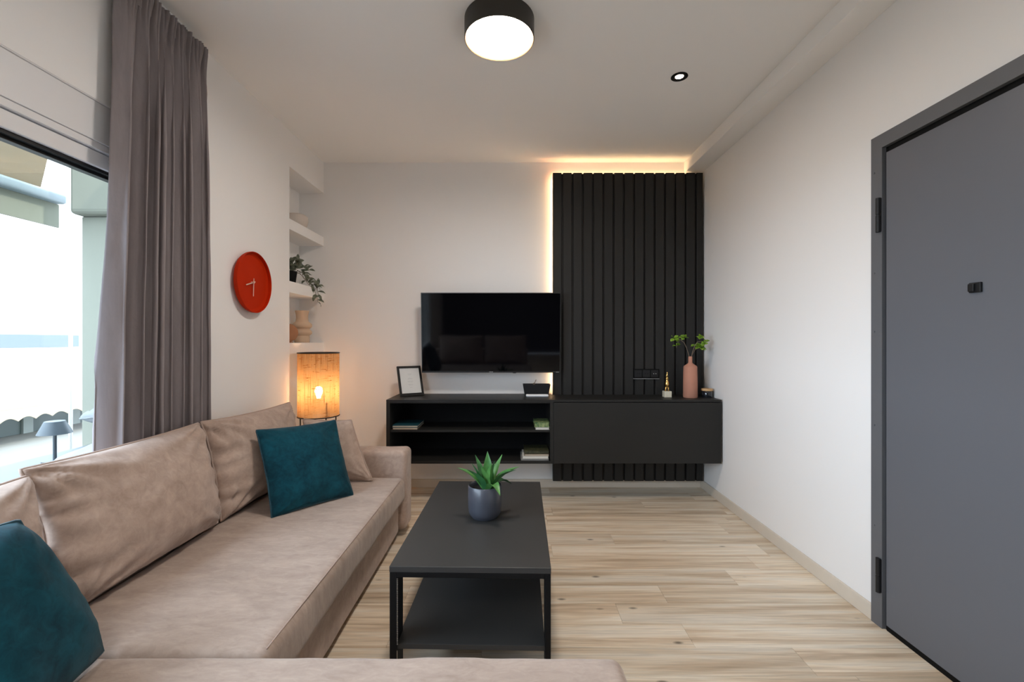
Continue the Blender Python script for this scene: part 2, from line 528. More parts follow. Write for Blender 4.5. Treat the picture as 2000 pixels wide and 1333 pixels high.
floor = tag(obj('floor', box(BM(), XL - T, XR + T, YR - 0.1, YB + 0.1, -0.10, -0.006), M['sub']), kind='structure')
floor['label'] = 'floor of pale white-washed oak planks laid across the room'
rnd = random.Random(11)
PW, PL, GAP = 0.152, 1.22, 0.0005
row = 0
y = YB
while y > YR:
    y0 = max(y - PW, YR)
    x = XL - rnd.uniform(0.05, PL)
    while x < XR:
        xa, xb = max(x, XL), min(x + PL, XR)
        if xb - xa > 0.03:
            cx, cy = (xa + xb) / 2, (y + y0) / 2
            hx, hy = (xb - xa) / 2 - GAP, (y - y0) / 2 - GAP
            bm = box(BM(), -hx, hx, -hy, hy, -0.006, 0.0)
            me = bpy.data.meshes.new('plank')
            bmesh.ops.recalc_face_normals(bm, faces=list(bm.faces))
            bm.to_mesh(me); bm.free()
            me.materials.append(M['plank'])
            share('plank', me, floor, (cx, cy, 0.0))
        x += PL
    y -= PW
    row += 1

# left wall with the window opening and the shelf niche (one solid)
WY0, WY1, WZ0, WZ1 = -1.60, 2.15, 0.42, 2.118
NY0, NZ0, NZ1, NXB = 3.19, 0.40, 2.435, -1.763
bm = BM()
box(bm, XL - T, XL, YR - 0.1, WY0, 0, ZC)
box(bm, XL - T, XL, WY0, WY1, 0, WZ0)
box(bm, XL - T, XL, WY0, WY1, WZ1, ZC)
box(bm, XL - T, XL, WY1, NY0, 0, ZC)
box(bm, XL - T, XL, NY0, YB, 0, NZ0)
box(bm, XL - T, XL, NY0, YB, NZ1, ZC)
box(bm, XL - T, NXB, NY0, YB, NZ0, NZ1)
wall_left = tag(obj('wall_left', bm, M['wall']), 'white plastered window wall with a recessed shelf niche', kind='structure')
# shelves
for z1, th in ((2.071, 0.075), (1.632, 0.080), (1.197, 0.080)):
    obj('niche_shelf', bbox(NXB, XL, NY0, YB, z1 - th, z1, 0.002), M['wall'], wall_left)
tag(obj('wall_back', box(BM(), XL - T, XR + 0.15, YB, YB + 0.12, 0, ZC), M['wall']), 'white back wall behind the television', kind='structure')
tag(obj('wall_rear', box(BM(), XL - T, XR + 0.15, YR - 0.22, YR - 0.1, 0, ZC), M['rear']), 'charcoal wall behind the viewer', kind='structure')
DY0, DY1, DZ = 0.93, 1.97, 2.082
bm = BM()
box(bm, XR, XR + 0.15, YR - 0.1, DY0, 0, ZC)
box(bm, XR, XR + 0.15, DY1, YB, 0, ZC)
box(bm, XR, XR + 0.15, DY0, DY1, DZ, ZC)
tag(obj('wall_right', bm, M['wall']), 'white right-hand wall around the grey door', kind='structure')
tag(obj('ceiling', box(BM(), XL - T, XR + 0.15, YR - 0.22, YB + 0.12, ZC, ZC + 0.2), M['ceiling']), 'flat white ceiling', kind='structure')
tag(obj('trim_1', bbox(1.425, XR, YR, YB, 2.598, ZC, 0.002), M['ceiling']), 'boxed white ceiling beam along the right wall', kind='structure')

# skirting
bb = tag(obj('baseboard_right', bbox(XR - 0.013, XR, DY1, YB, 0, 0.068, 0.003), M['skirting']), 'pale oak skirting along the right wall', kind='structure')
tag(obj('baseboard_back', bbox(XL, XR - 0.013, YB - 0.013, YB, 0, 0.068, 0.003), M['skirting']), 'pale oak skirting under the media unit', kind='structure')
tag(obj('baseboard_left', bbox(XL, XL + 0.013, 2.0, YB - 0.013, 0, 0.068, 0.003), M['skirting']), 'pale oak skirting behind the sofa', kind='structure')

# door
door = thing('door_1', 'flat grey flush door in a grey steel frame with black hinges', None, (XR, 1.45, 0), kind='structure')
FW = 0.058
bm = BM()
box(bm, XR - 0.014, XR + 0.10, DY1 - FW, DY1, 0, DZ)
box(bm, XR - 0.014, XR + 0.10, DY0, DY0 + FW, 0, DZ)
box(bm, XR - 0.014, XR + 0.10, DY0 + FW, DY1 - FW, DZ - FW, DZ)
obj('door_frame', bm, M['frame_grey'], door)
LY1, LZ1 = DY1 - FW - 0.012, DZ - FW - 0.026
obj('door_leaf', bbox(XR - 0.006, XR + 0.05, DY0 + FW + 0.006, LY1, 0.022, LZ1, 0.0015), M['door'], door)
bm = BM()
box(bm, XR + 0.052, XR + 0.10, DY0 + FW, DY1 - FW, 0.0, DZ - FW)
box(bm, XR + 0.004, XR + 0.052, LY1 + 0.001, DY1 - FW - 0.0005, 0.0, DZ - FW)
box(bm, XR + 0.004, XR + 0.052, DY0 + FW, LY1, LZ1 + 0.001, DZ - FW - 0.0005)
box(bm, XR - 0.004, XR + 0.052, DY0 + FW, LY1, 0.0005, 0.021)
obj('seal', bm, M['rubber'], door)
for zc in (1.742, 0.22):
    h = obj('hinge', lathe([(0.0095, -0.072), (0.0095, -0.003), (0.0075, -0.002), (0.0075, 0.002), (0.0095, 0.003), (0.0095, 0.072)], 16, (XR - 0.020, DY1 - FW + 0.012, zc)), M['black'], door, smooth=True, angle=40)
    obj('hinge_leaf', bbox(XR - 0.0165, XR - 0.0135, DY1 - FW + 0.001, DY1 - FW + 0.024, zc - 0.07, zc + 0.07, 0.001), M['black'], h)
pe = obj('peephole_cover', bbox(XR - 0.014, XR - 0.006, 1.510, 1.550, 1.373, 1.407, 0.002), M['black'], door)
obj('slider_tab', bbox(XR - 0.021, XR - 0.0135, 1.527, 1.547, 1.377, 1.403, 0.002), M['black'], pe)
for zc in (1.93, 1.50, 1.25, 0.85, 0.42):
    obj('screw_cap', lathe([(0.0, -0.0), (0.004, 0.0), (0.004, 0.003), (0.0, 0.0035)], 10), M['frame_grey'], door, world=False)
for i, o in enumerate([c for c in door.children if c.name.startswith('screw_cap')]):
    o.location = (-0.0135, DY1 - 0.018 - 1.45, (1.93, 1.50, 1.25, 0.85, 0.42)[i])
    o.rotation_euler = (0, R(-90), 0)

# window: shutter box cover, frame, gasket, pane
win = thing('window_1', 'wide window with a white frame and shutter box above', None, (XL, 0.5, WZ0), kind='structure')
XF = -1.600
obj('shutter_box', bbox(XL - 0.10, XL - 0.006, WY0, WY1, 1.965, WZ1 - 0.005, 0.002), M['upvc'], win)
obj('shutter_box_lip', bbox(XL - 0.10, XL - 0.002, WY0, WY1, WZ1 - 0.004, WZ1 + 0.008, 0.002), M['upvc'], win)
obj('shutter_slot_cover', bbox(XL - 0.10, XL - 0.010, WY0, WY1, 1.938, 1.9635, 0.0015), M['upvc'], win)
obj('frame_rail', bbox(XF - 0.06, XF + 0.018, WY0, WY1, 1.876, 1.933, 0.003), M['upvc'], win)
obj('frame_rail', bbox(XF - 0.06, XF + 0.018, WY0, WY1, WZ0, WZ0 + 0.06, 0.003), M['upvc'], win)
obj('frame_post', bbox(XF - 0.06, XF + 0.018, WY1 - 0.07, WY1, WZ0 + 0.06, 1.876, 0.003), M['upvc'], win)
obj('frame_post', bbox(XF - 0.06, XF + 0.018, WY0, WY0 + 0.07, WZ0 + 0.06, 1.876, 0.003), M['upvc'], win)
bm = BM()
box(bm, XF - 0.028, XF + 0.006, WY0 + 0.07, WY1 - 0.07, 1.8635, 1.876)
box(bm, XF - 0.040, XF - 0.012, WY0 + 0.07, WY1 - 0.07, 1.852, 1.8625)
obj('gasket', bm, M['black'], win)
obj('pane', box(BM(), XF - 0.030, XF - 0.026, WY0 + 0.07, WY1 - 0.07, WZ0 + 0.06, 1.87), M['glass'], win)
obj('window_board', bbox(XL - T - 0.05, XF - 0.06, WY0, WY1, WZ0 - 0.005, WZ0 + 0.02, 0.003), M['upvc'], win)

# ------------------------------------------------------------------ slatted panel with light strip
PX0, PX1, PZ0, PZ1 = 0.332, 1.552, 0.072, 2.577
panel = thing('slatted_panel', 'charcoal wall panel of vertical slats with warm light glowing from behind its edges', 'panel', (0.94, 3.70, PZ0))
obj('backing_board', bbox(PX0, PX1, 3.718, 3.734, PZ0, PZ1, 0.001), M['panel'], panel)
obj('batten', bbox(PX0 + 0.10, PX1 - 0.06, 3.735, YB - 0.001, PZ0 + 0.05, PZ1 - 0.12, 0.001), M['rubber'], panel)
pitch = 0.0835
k = 0
while PX0 + k * pitch < PX1 - 0.01:
    xa = PX0 + k * pitch
    xb = min(xa + pitch - 0.0135, PX1)
    bm = BM()
    # trapezoid slat with eased shoulders
    prof = [(xa, 3.718), (xa + 0.0005, 3.699), (xa + 0.0028, 3.6965), (xb - 0.0028, 3.6965), (xb - 0.0005, 3.699), (xb, 3.718)]
    lo = [bm.verts.new((px, py, PZ0)) for px, py in prof]
    hi = [bm.verts.new((px, py, PZ1)) for px, py in prof]
    for i in range(6):
        j = (i + 1) % 6
        bm.faces.new((lo[i], lo[j], hi[j], hi[i]))
    bm.faces.new(lo); bm.faces.new(hi)
    obj('slat', bm, M['panel'], panel)
    k += 1
obj('light_strip', box(BM(), PX0 + 0.012, PX0 + 0.018, 3.738, 3.750, 0.79, PZ1 - 0.012), M['led'], panel)
obj('light_strip', box(BM(), PX0 + 0.012, 1.42, 3.738, 3.750, PZ1 - 0.018, PZ1 - 0.012), M['led'], panel)
# outlet in the panel
sock = thing('wall_socket', 'black triple wall socket on the slatted panel beside the gold figurine', 'socket', (1.09, 3.69, 0.94))
obj('plate', bbox(0.985, 1.192, 3.6835, 3.696, 0.906, 0.982, 0.002), M['rubber'], sock)
for i in range(3):
    xc = 1.022 + i * 0.0665
    m_ = obj('module', bbox(xc - 0.029, xc + 0.029, 3.6815, 3.6845, 0.916, 0.974, 0.0015), M['black'], sock)
    for s in (-1, 1):
        o = obj('pin_hole' if i < 2 else 'port', bbox(xc + s*0.009 - 0.003, xc + s*0.009 + 0.003, 3.6805, 3.6818, 0.942, 0.948, 0.0), M['rubber'] if i < 2 else M['silver'], m_)
obj('edge_trim', bbox(0.984, 1.193, 3.682, 3.696, 0.9025, 0.9058, 0.0005), M['silver'], sock)

# ------------------------------------------------------------------ media unit
CF, CT, CB = 3.372, 0.774, 0.300
top = obj('console_top', BM(), M['console'])
bm = BM()
box(bm, -0.932, 0.318, CF, YB - 0.001, CT - 0.016, CT)
box(bm, 0.318, 1.553, CF, 3.695, CT - 0.016, CT)
bmesh.ops.recalc_face_normals(bm, faces=list(bm.faces))
bm.to_mesh(top.data); bm.free()
tag(top, 'long thin charcoal top board of the floating media unit', 'worktop')
unit = thing('shelf_unit', 'open charcoal wall-hung shelf unit under the television', 'shelf', (-0.31, 3.57, CB))
obj('side_panel', bbox(-0.932, -0.906, CF, YB - 0.002, CB, CT - 0.017, 0.001), M['console'], unit)
obj('side_panel', bbox(0.283, 0.307, CF, YB - 0.002, CB, CT - 0.017, 0.001), M['console'], unit)
obj('bottom_panel', bbox(-0.9055, 0.2825, CF, YB - 0.002, CB, CB + 0.020, 0.001), M['console'], unit)
obj('top_panel', bbox(-0.9055, 0.2825, CF + 0.002, YB - 0.002, CT - 0.026, CT - 0.017, 0.001), M['console'], unit)
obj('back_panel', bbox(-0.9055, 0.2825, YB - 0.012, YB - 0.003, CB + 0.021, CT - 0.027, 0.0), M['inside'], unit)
SH = 0.546
obj('shelf_board', bbox(-0.9055, 0.2825, CF + 0.025, YB - 0.013, SH - 0.017, SH, 0.001), M['console'], unit)
cab = thing('wall_cabinet', 'closed charcoal wall-hung cabinet with a flap door, right half of the media unit', 'cabinet', (0.93, 3.53, CB))
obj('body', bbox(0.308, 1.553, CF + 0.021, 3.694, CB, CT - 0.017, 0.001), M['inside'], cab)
obj('flap_door', bbox(0.309, 1.552, CF, CF + 0.0195, CB + 0.001, CT - 0.021, 0.0015), M['console'], cab)

# television
tvr = thing('television', 'black flat-screen television mounted on the back wall above the open shelves', 'television', (-0.166, 3.60, 1.274))
TW, TH = 1.103, 0.634
tv_parts = []
tv_parts.append(obj('housing', bbox(-TW/2, TW/2, 0.006, 0.045, -TH/2, TH/2, 0.004), M['tvbody'], tvr, world=False))
tv_parts.append(obj('bezel', (lambda b: (box(b, -TW/2, TW/2, 0, 0.006, -TH/2, -TH/2 + 0.012), box(b, -TW/2, TW/2, 0, 0.006, TH/2 - 0.006, TH/2), box(b, -TW/2, -TW/2 + 0.006, 0, 0.006, -TH/2 + 0.012, TH/2 - 0.006), box(b, TW/2 - 0.006, TW/2, 0, 0.006, -TH/2 + 0.012, TH/2 - 0.006), b)[-1])(BM()), M['tvbody'], tvr, world=False))
tv_parts.append(obj('screen', box(BM(), -TW/2 + 0.006, TW/2 - 0.006, 0.002, 0.006, -TH/2 + 0.012, TH/2 - 0.006), M['screen'], tvr, world=False))
tv_parts.append(obj('logo', (lambda b: ([box(b, -0.014 + i*0.0105, -0.014 + i*0.0105 + 0.0075, -0.0008, 0.0002, -TH/2 + 0.0035, -TH/2 + 0.0085) for i in range(3)], b)[-1])(BM()), M['silver'], tvr, world=False))
tv_parts.append(obj('maker_mark', box(BM(), TW/2 - 0.036, TW/2 - 0.012, -0.0008, 0.0002, -TH/2 + 0.003, -TH/2 + 0.0065), M['silver'], tvr, world=False))
tv_parts.append(obj('sensor', lathe([(0.0, -0.006), (0.012, -0.005), (0.019, 0.0)], 20, (0.186, 0.012, -TH/2), cap=False), M['tvbody'], tvr, smooth=True, world=False))
tv_parts.append(obj('mount', bbox(-0.2, 0.2, 0.046, 0.115, -0.15, 0.15, 0.002), M['rubber'], tvr, world=False))
tvr.rotation_euler = (R(4.0), 0, 0)

# ------------------------------------------------------------------ things on the media unit
def frame_pic():
    yaw = R(33)
    w, h, lean = 0.196, 0.244, R(20)
    t = thing('picture_frame', 'small black picture frame with a white printed sheet on the media unit', 'picture frame', (-0.795, 3.605, CT), yaw)
    A = Matrix.Rotation(-lean, 4, 'X')
    def add(name, bm, m, par=t):
        bm.transform(A)
        bm.transform(Matrix.Translation((0, -0.02, 0.0058)))
        return obj(name, bm, m, par, world=False)
    bw = 0.0165
    b = BM()
    box(b, -w/2, w/2, 0, 0.014, 0, bw + 0.004); box(b, -w/2, w/2, 0, 0.014, h - bw, h)
    box(b, -w/2, -w/2 + bw, 0, 0.014, bw + 0.004, h - bw); box(b, w/2 - bw, w/2, 0, 0.014, bw + 0.004, h - bw)
    add('frame', b, M['black'])
    sh = add('sheet', box(BM(), -w/2 + bw, w/2 - bw, 0.006, 0.009, bw + 0.004, h - bw), M['paper'])
    b = BM()
    rr = random.Random(3)
    for zz, ww in ((0.178, 0.036), (0.172, 0.026), (0.142, 0.030), (0.136, 0.042), (0.118, 0.046), (0.112, 0.038), (0.092, 0.044), (0.086, 0.030), (0.066, 0.020)):
        x = -ww/2
        while x < ww/2:
            l = rr.uniform(0.004, 0.010)
            box(b, x, min(x + l, ww/2), 0.0055, 0.0062, zz, zz + 0.0022)
            x += l + 0.0022
    add('printed_text', b, M['ink'], sh)['kind'] = 'stuff'
    add('easel_back', box(BM(), -w/2 + 0.004, w/2 - 0.004, 0.0095, 0.0135, 0.006, h - 0.006), M['rubber'])
    return t
frame_pic()

tro = thing('planter_box', 'low black tapered planter box beside the slatted panel under the television', 'planter', (0.195, 3.64, CT))
bm = BM()
def frustum(bm, hw0, hw1, hd0, hd1, z0, z1):
    a = [bm.verts.new(p) for p in ((-hw0,-hd0,z0),(hw0,-hd0,z0),(hw0,hd0,z0),(-hw0,hd0,z0))]
    b = [bm.verts.new(p) for p in ((-hw1,-hd1,z1),(hw1,-hd1,z1),(hw1,hd1,z1),(-hw1,hd1,z1))]
    for i in range(4):
        bm.faces.new((a[i], a[(i+1)%4], b[(i+1)%4], b[i]))
    return a, b
a, b = frustum(bm, 0.093, 0.109, 0.040, 0.050, 0.0, 0.092)
c, d = frustum(bm, 0.102, 0.104, 0.044, 0.046, 0.070, 0.092)
bm.faces.new(a); bm.faces.new(c)
for i in range(4): bm.faces.new((b[i], b[(i+1)%4], d[(i+1)%4], d[i]))
obj('box', bm, M['black'], tro, world=False)
obj('soil', box(BM(), -0.101, 0.101, -0.043, 0.043, 0.060, 0.072), M['soil'], tro, world=False)
obj('twig', tube([(-0.02, -0.01, 0.07), (-0.014, -0.012, 0.10), (-0.008, -0.012, 0.118), (-0.002, -0.012, 0.128)], 0.0028, 6), M['twig'], tro, world=False)
obj('twig', tube([(-0.02, -0.014, 0.07), (-0.026, -0.012, 0.098), (-0.012, -0.014, 0.104)], 0.0025, 6), M['twig'], tro, world=False)
rem = thing('remote_control', 'slim white remote control lying in front of the black planter box', 'remote', (0.197, 3.562, CT))
obj('case', rbox((-0.088, -0.020, 0.0), (0.088, 0.020, 0.019), 0.008, (6, 3, 1)), M['remote'], rem, smooth=True, world=False)
bm = BM()
for i in range(4):
    for j in range(2):
        lathe([(0.005, 0.0188), (0.005, 0.0205), (0.0, 0.021)], 8, (0.02 + i*0.015, -0.007 + j*0.014, 0), bm)
obj('buttons', bm, M['silver'], rem, world=False)

def book(label, x0, x1, y0, y1, z0, h, cov, page=None, group=None):
    t = thing('book', label, 'book', ((x0+x1)/2, (y0+y1)/2, z0), group=group)
    c = min(0.0028, h * 0.18)
    obj('pages', box(BM(), x0 + 0.004, x1 - 0.003, y0 + 0.003, y1 - 0.003, z0 + c, z0 + h - c), page or M['pages'], t)
    b = BM()
    box(b, x0, x1, y0, y1, z0, z0 + c); box(b, x0, x1, y0, y1, z0 + h - c, z0 + h)
    box(b, x0, x1, y1 - 0.003, y1, z0 + c, z0 + h - c)
    obj('cover', b, cov, t)
    return t
s0 = SH + 0.0005
book('cream-paged book with a brown cover, lower of the two on the middle shelf', -0.895, -0.706, CF + 0.030, CF + 0.275, s0, 0.016, M['cover_brown'])
book('teal-covered book lying on top of a brown one at the left of the shelf', -0.896, -0.705, CF + 0.030, CF + 0.270, s0 + 0.0162, 0.016, M['cover_teal'])
book('white picture book under the green one at the right of the middle shelf', 0.176, 0.279, CF + 0.032, CF + 0.20, s0, 0.018, M['cover_white'], M['cover_white'])
book('thick book with a green leafy cover at the right end of the middle shelf', 0.168, 0.280, CF + 0.030, CF + 0.21, s0 + 0.0182, 0.036, M['cover_green'], M['cover_green'])
b0 = CB + 0.0205
book('grey book at the bottom of the stack on the lowest shelf', 0.066, 0.274, CF + 0.016, CF + 0.24, b0, 0.013, M['cover_grey'], M['cover_grey'])
book('white book in the middle of the stack on the lowest shelf', 0.078, 0.272, CF + 0.018, CF + 0.23, b0 + 0.0132, 0.018, M['cover_white'], M['cover_white'])
book('cream-paged book below the leaf-print one in the lowest stack', 0.092, 0.276, CF + 0.020, CF + 0.23, b0 + 0.0314, 0.015, M['cover_brown'])
book('dark leaf-print book on top of the stack on the lowest shelf', 0.092, 0.276, CF + 0.022, CF + 0.23, b0 + 0.0466, 0.022, M['cover_dark'], M['cover_dark'])

fig = thing('figurine', 'small gold animal figurine with a raised ear on a pale stone cube', 'figurine', (1.208, 3.548, CT))
obj('plinth', bbox(-0.0275, 0.0275, -0.0275, 0.0275, 0, 0.046, 0.001), M['marble'], fig, world=False)
bm = BM()
for s in (-1, 1):
    tube([(s*0.012, 0.0, 0.046), (s*0.011, 0.0, 0.060), (s*0.008, 0.0, 0.080)], 0.0055, 10, bm=bm, taper=[1.1, 0.85, 1.2])
lathe([(0.0, 0.072), (0.011, 0.076), (0.0155, 0.090), (0.0165, 0.103), (0.013, 0.120), (0.0085, 0.130), (0.0105, 0.138), (0.0115, 0.146), (0.0085, 0.154), (0.0, 0.158)], 18, (0, 0, 0), bm)
tube([(0.0, -0.008, 0.140), (0.0, -0.018, 0.135), (0.0, -0.022, 0.134)], 0.006, 8, bm=bm, taper=[1, 0.8, 0.5])
tube([(0.0, 0.014, 0.085), (0.0, 0.024, 0.094), (0.0, 0.028, 0.108)], 0.004, 8, bm=bm, taper=[1, 0.9, 0.6])
obj('body', bm, M['gold'], fig, smooth=True, world=False)
obj('ear', tube([(0.001, 0, 0.152), (0.001, 0, 0.168), (0.0015, 0.001, 0.186), (0.002, 0.002, 0.196)], 0.0052, 10, taper=[0.8, 1.0, 0.9, 0.4]), M['gold'], fig, smooth=True, world=False)
obj('ear', tube([(-0.001, 0.004, 0.152), (-0.002, 0.008, 0.166), (-0.002, 0.013, 0.178)], 0.0045, 10, taper=[0.8, 1.0, 0.4]), M['gold'], fig, smooth=True, world=False)

vz = thing('bottle_vase', 'salmon bottle vase holding leafy green sprigs on the media unit', 'vase', (1.377, 3.515, CT))
obj('bottle', lathe([(0.0, 0.0), (0.050, 0.0), (0.0535, 0.006), (0.0530, 0.12), (0.0505, 0.236), (0.047, 0.243), (0.020, 0.262), (0.0150, 0.270), (0.0145, 0.314), (0.0125, 0.317), (0.011, 0.314), (0.011, 0.262), (0.0, 0.258)], 40, cap=False), M['terracotta'], vz, smooth=True, angle=50, world=False)

def flat_leaf(base, tip, width, up=Vector((0, 0, 1)), curl=0.15, seg=6, fold=0.25, shape=0.9, bm=None):
    bm = bm or BM()
    base, tip = Vector(base), Vector(tip)
    t = tip - base
    L = t.length
    side = t.cross(up)
    if side.length < 1e-5: side = t.cross(Vector((1, 0, 0)))
    side.normalize()
    nn = side.cross(t).normalized()
    rows = []
    for i in range(seg + 1):
        s = i / seg
        c = base + t * s + nn * (curl * L * math.sin(PI * s))
        w = width * 0.5 * max(0.02, math.sin(PI * min(1, s ** shape)) ** 0.75) if 0 < i < seg else width * 0.03
        rows.append((bm.verts.new(c - side * w + nn * w * fold), bm.verts.new(c), bm.verts.new(c + side * w + nn * w * fold)))
    for a, b in zip(rows, rows[1:]):
        bm.faces.new((a[0], a[1], b[1], b[0])); bm.faces.new((a[1], a[2], b[2], b[1]))
    return bm

rl = random.Random(5)
def branch(par, pts, r=0.0022):
    return obj('stem', tube(pts, r, 6), M['twig'], par, smooth=True, world=False)
sprig_pts = {
    'a': [(0.0, 0, 0.26), (-0.012, 0.0, 0.33), (-0.030, 0.0, 0.385), (-0.048, 0.002, 0.425), (-0.075, 0.002, 0.445), (-0.12, 0.0, 0.445)],
    'b': [(0.0, 0, 0.26), (0.010, -0.01, 0.34), (0.026, -0.02, 0.40), (0.045, -0.025, 0.430), (0.078, -0.03, 0.435)],
    'c': [(0.0, 0, 0.26), (0.014, 0.0, 0.33), (0.035, -0.005, 0.37), (0.065, -0.01, 0.385)],
    'd': [(-0.085, 0.002, 0.445), (-0.098, 0.0, 0.42), (-0.108, 0, 0.385)],
}
for k_, p_ in sprig_pts.items(): branch(vz, p_)
clusters = [((-0.125, 0, 0.452), 0.034, 9), ((-0.045, 0, 0.462), 0.032, 8), ((-0.085, 0, 0.46), 0.02, 4), ((-0.108, 0, 0.400), 0.024, 7),
            ((0.062, -0.025, 0.455), 0.034, 10), ((0.105, -0.03, 0.428), 0.034, 9), ((0.072, -0.012, 0.385), 0.040, 14), ((0.03, -0.01, 0.398), 0.022, 5)]
for c, rad, n in clusters:
    for i in range(n):
        th = rl.uniform(0, 2*PI); ph = rl.uniform(-0.5, 0.8)
        d = Vector((math.cos(th)*math.cos(ph), 0.8*math.sin(th)*math.cos(ph), math.sin(ph)))
        b_ = Vector(c) + d * rad * 0.15
        obj('leaf', flat_leaf(b_, b_ + d * rad * rl.uniform(0.95, 1.35), rad * rl.uniform(0.75, 1.0), Vector((rl.uniform(-.5,.5), -0.5, 1)), 0.12, 5), M['sprig'], vz, smooth=True, world=False)

cj = thing('candle_jar', 'dark glass candle jar with a wooden lid beside the salmon vase', 'candle', (1.512, 3.53, CT))
obj('jar', lathe([(0.0, 0.0), (0.036, 0.0), (0.0385, 0.005), (0.0385, 0.047), (0.036, 0.050), (0.0, 0.050)], 32, cap=False), M['jar'], cj, smooth=True, angle=50, world=False)
obj('lid', lathe([(0.0, 0.0505), (0.041, 0.0505), (0.043, 0.053), (0.043, 0.064), (0.041, 0.067), (0.0, 0.067)], 32, cap=False), M['lidwood'], cj, smooth=True, angle=50, world=False)

# ------------------------------------------------------------------ niche things
bw = thing('bowl', 'chalky rounded bowl on the top shelf of the niche', 'bowl', (-1.665, 3.515, 2.0712))
obj('body', lathe([(0.0, 0.0), (0.045, 0.0), (0.050, 0.004), (0.078, 0.035), (0.086, 0.068), (0.082, 0.098), (0.066, 0.112), (0.062, 0.112), (0.074, 0.095), (0.079, 0.068), (0.070, 0.036), (0.045, 0.012), (0.0, 0.010)], 40, cap=False), M['bowl'], bw, smooth=True, world=False)
obj('foot_ring', lathe([(0.046, -0.0005), (0.052, -0.0005), (0.052, 0.005), (0.046, 0.005)], 32, cap=False), M['bowl'], bw, world=False)

tp = thing('trailing_plant', 'trailing plant with striped grey-green leaves in a black pot on the niche shelf', 'plant', (-1.668, 3.40, 1.6322))
obj('pot', lathe([(0.0, 0.0), (0.043, 0.0), (0.046, 0.003), (0.058, 0.092), (0.058, 0.098), (0.053, 0.098), (0.050, 0.080), (0.0, 0.080)], 32, cap=False), M['rubber'], tp, smooth=True, angle=50, world=False)
rt = random.Random(21)
vines = []
for i in range(12):     # upright, bushy
    a = rt.uniform(0, 2*PI); l = rt.uniform(0.06, 0.13)
    vines.append([(0.02*math.cos(a), 0.02*math.sin(a), 0.08), (0.035*math.cos(a), 0.04*math.sin(a), 0.12), (0.045*math.cos(a) + 0.02, 0.07*math.sin(a), 0.10 + l*0.7)])
vines.append([(0.02, 0.02, 0.09), (0.045, 0.08, 0.15), (0.055, 0.15, 0.155), (0.06, 0.20, 0.14)])
vines.append([(0.02, 0.02, 0.09), (0.05, 0.09, 0.11), (0.10, 0.16, 0.06), (0.125, 0.20, 0.005), (0.128, 0.22, -0.05)])
vines.append([(0.03, 0.02, 0.09), (0.06, 0.06, 0.09), (0.09, 0.12, 0.03), (0.118, 0.18, 0.015), (0.126, 0.235, 0.02)])
vines.append([(0.03, 0.0, 0.09), (0.07, 0.03, 0.09), (0.10, 0.09, 0.02), (0.118, 0.17, -0.02), (0.127, 0.19, -0.075), (0.130, 0.21, -0.115)])
vines.append([(0.0, 0.03, 0.09), (0.03, 0.10, 0.12), (0.05, 0.17, 0.09), (0.065, 0.23, 0.045)])
def along(pts, s):
    f = s * (len(pts) - 1); i = min(int(f), len(pts) - 2)
    return Vector(pts[i]).lerp(Vector(pts[i+1]), f - i), (Vector(pts[i+1]) - Vector(pts[i])).normalized()
for vi, v in enumerate(vines):
    obj('stem', tube([along(v, s/10)[0] for s in range(11)], 0.0016, 5), M['twig'], tp, smooth=True, world=False)
    nl = 5 if vi < 12 else 9
    for i in range(nl):
        s = 0.25 + 0.75 * i / (nl - 1)
        p, t = along(v, s)
        side = Vector((0.6, -0.5, 0.2)) if i % 2 else Vector((0.2, 0.6, 0.5))
        d = (t * 0.45 + side * rt.uniform(0.1, 0.6) + Vector((rt.uniform(-.7,.8), rt.uniform(-.7,.7), rt.uniform(-.6,.7)))).normalized()
        ln = rt.uniform(0.046, 0.066)
        tip = p + d * ln
        # keep the foliage clear of the wall, the shelf and the niche back
        tip.y = min(tip.y, 0.36); tip.x = max(tip.x, -0.085)
        if p.x < 0.10: tip.z = max(tip.z, 0.012)
        obj('leaf', flat_leaf(p, tip, ln * rt.uniform(0.38, 0.50), Vector((0.5 + rt.uniform(-.4,.4), -0.6, 0.8 + rt.uniform(-.5,.5))), 0.14, 5), M['trail'], tp, smooth=True, world=False)

rv = thing('ribbed_vase', 'sand-coloured vase with stacked ringed sections on the lower niche shelf', 'vase', (-1.660, 3.60, 1.1972))
prof = [(0.0, 0.0), (0.060, 0.0), (0.063, 0.004), (0.064, 0.042), (0.060, 0.050), (0.068, 0.056), (0.080, 0.064), (0.082, 0.078), (0.074, 0.090), (0.062, 0.096), (0.062, 0.102), (0.074, 0.108), (0.082, 0.118), (0.082, 0.132), (0.070, 0.144), (0.054, 0.152), (0.049, 0.175), (0.050, 0.200), (0.057, 0.226), (0.059, 0.232), (0.053, 0.232), (0.046, 0.200), (0.044, 0.175), (0.045, 0.05), (0.0, 0.04)]
prof = [(r_ * 0.89, z_ * 1.085) for r_, z_ in prof]
obj('body', lathe(prof, 48, cap=False), M['sand'], rv, smooth=True, angle=50, world=False)
dk = thing('round_ornament', 'reddish-brown round ornament half hidden behind the niche edge beside the ringed vase', 'ornament', (-1.672, 3.40, 1.1972))
bm = lathe([(0.0, -0.011), (0.058, -0.011), (0.068, -0.006), (0.068, 0.006), (0.058, 0.011), (0.0, 0.011)], 40, cap=False)
bm.transform(Matrix.Translation((0, 0, 0.0745)) @ Matrix.Rotation(R(35), 4, 'Z') @ Matrix.Rotation(R(90), 4, 'X'))
obj('disc', bm, M['clay'], dk, smooth=True, angle=50, world=False)
obj('foot', bbox(-0.03, 0.03, -0.016, 0.016, 0.0, 0.009, 0.001), M['clay'], dk, world=False)

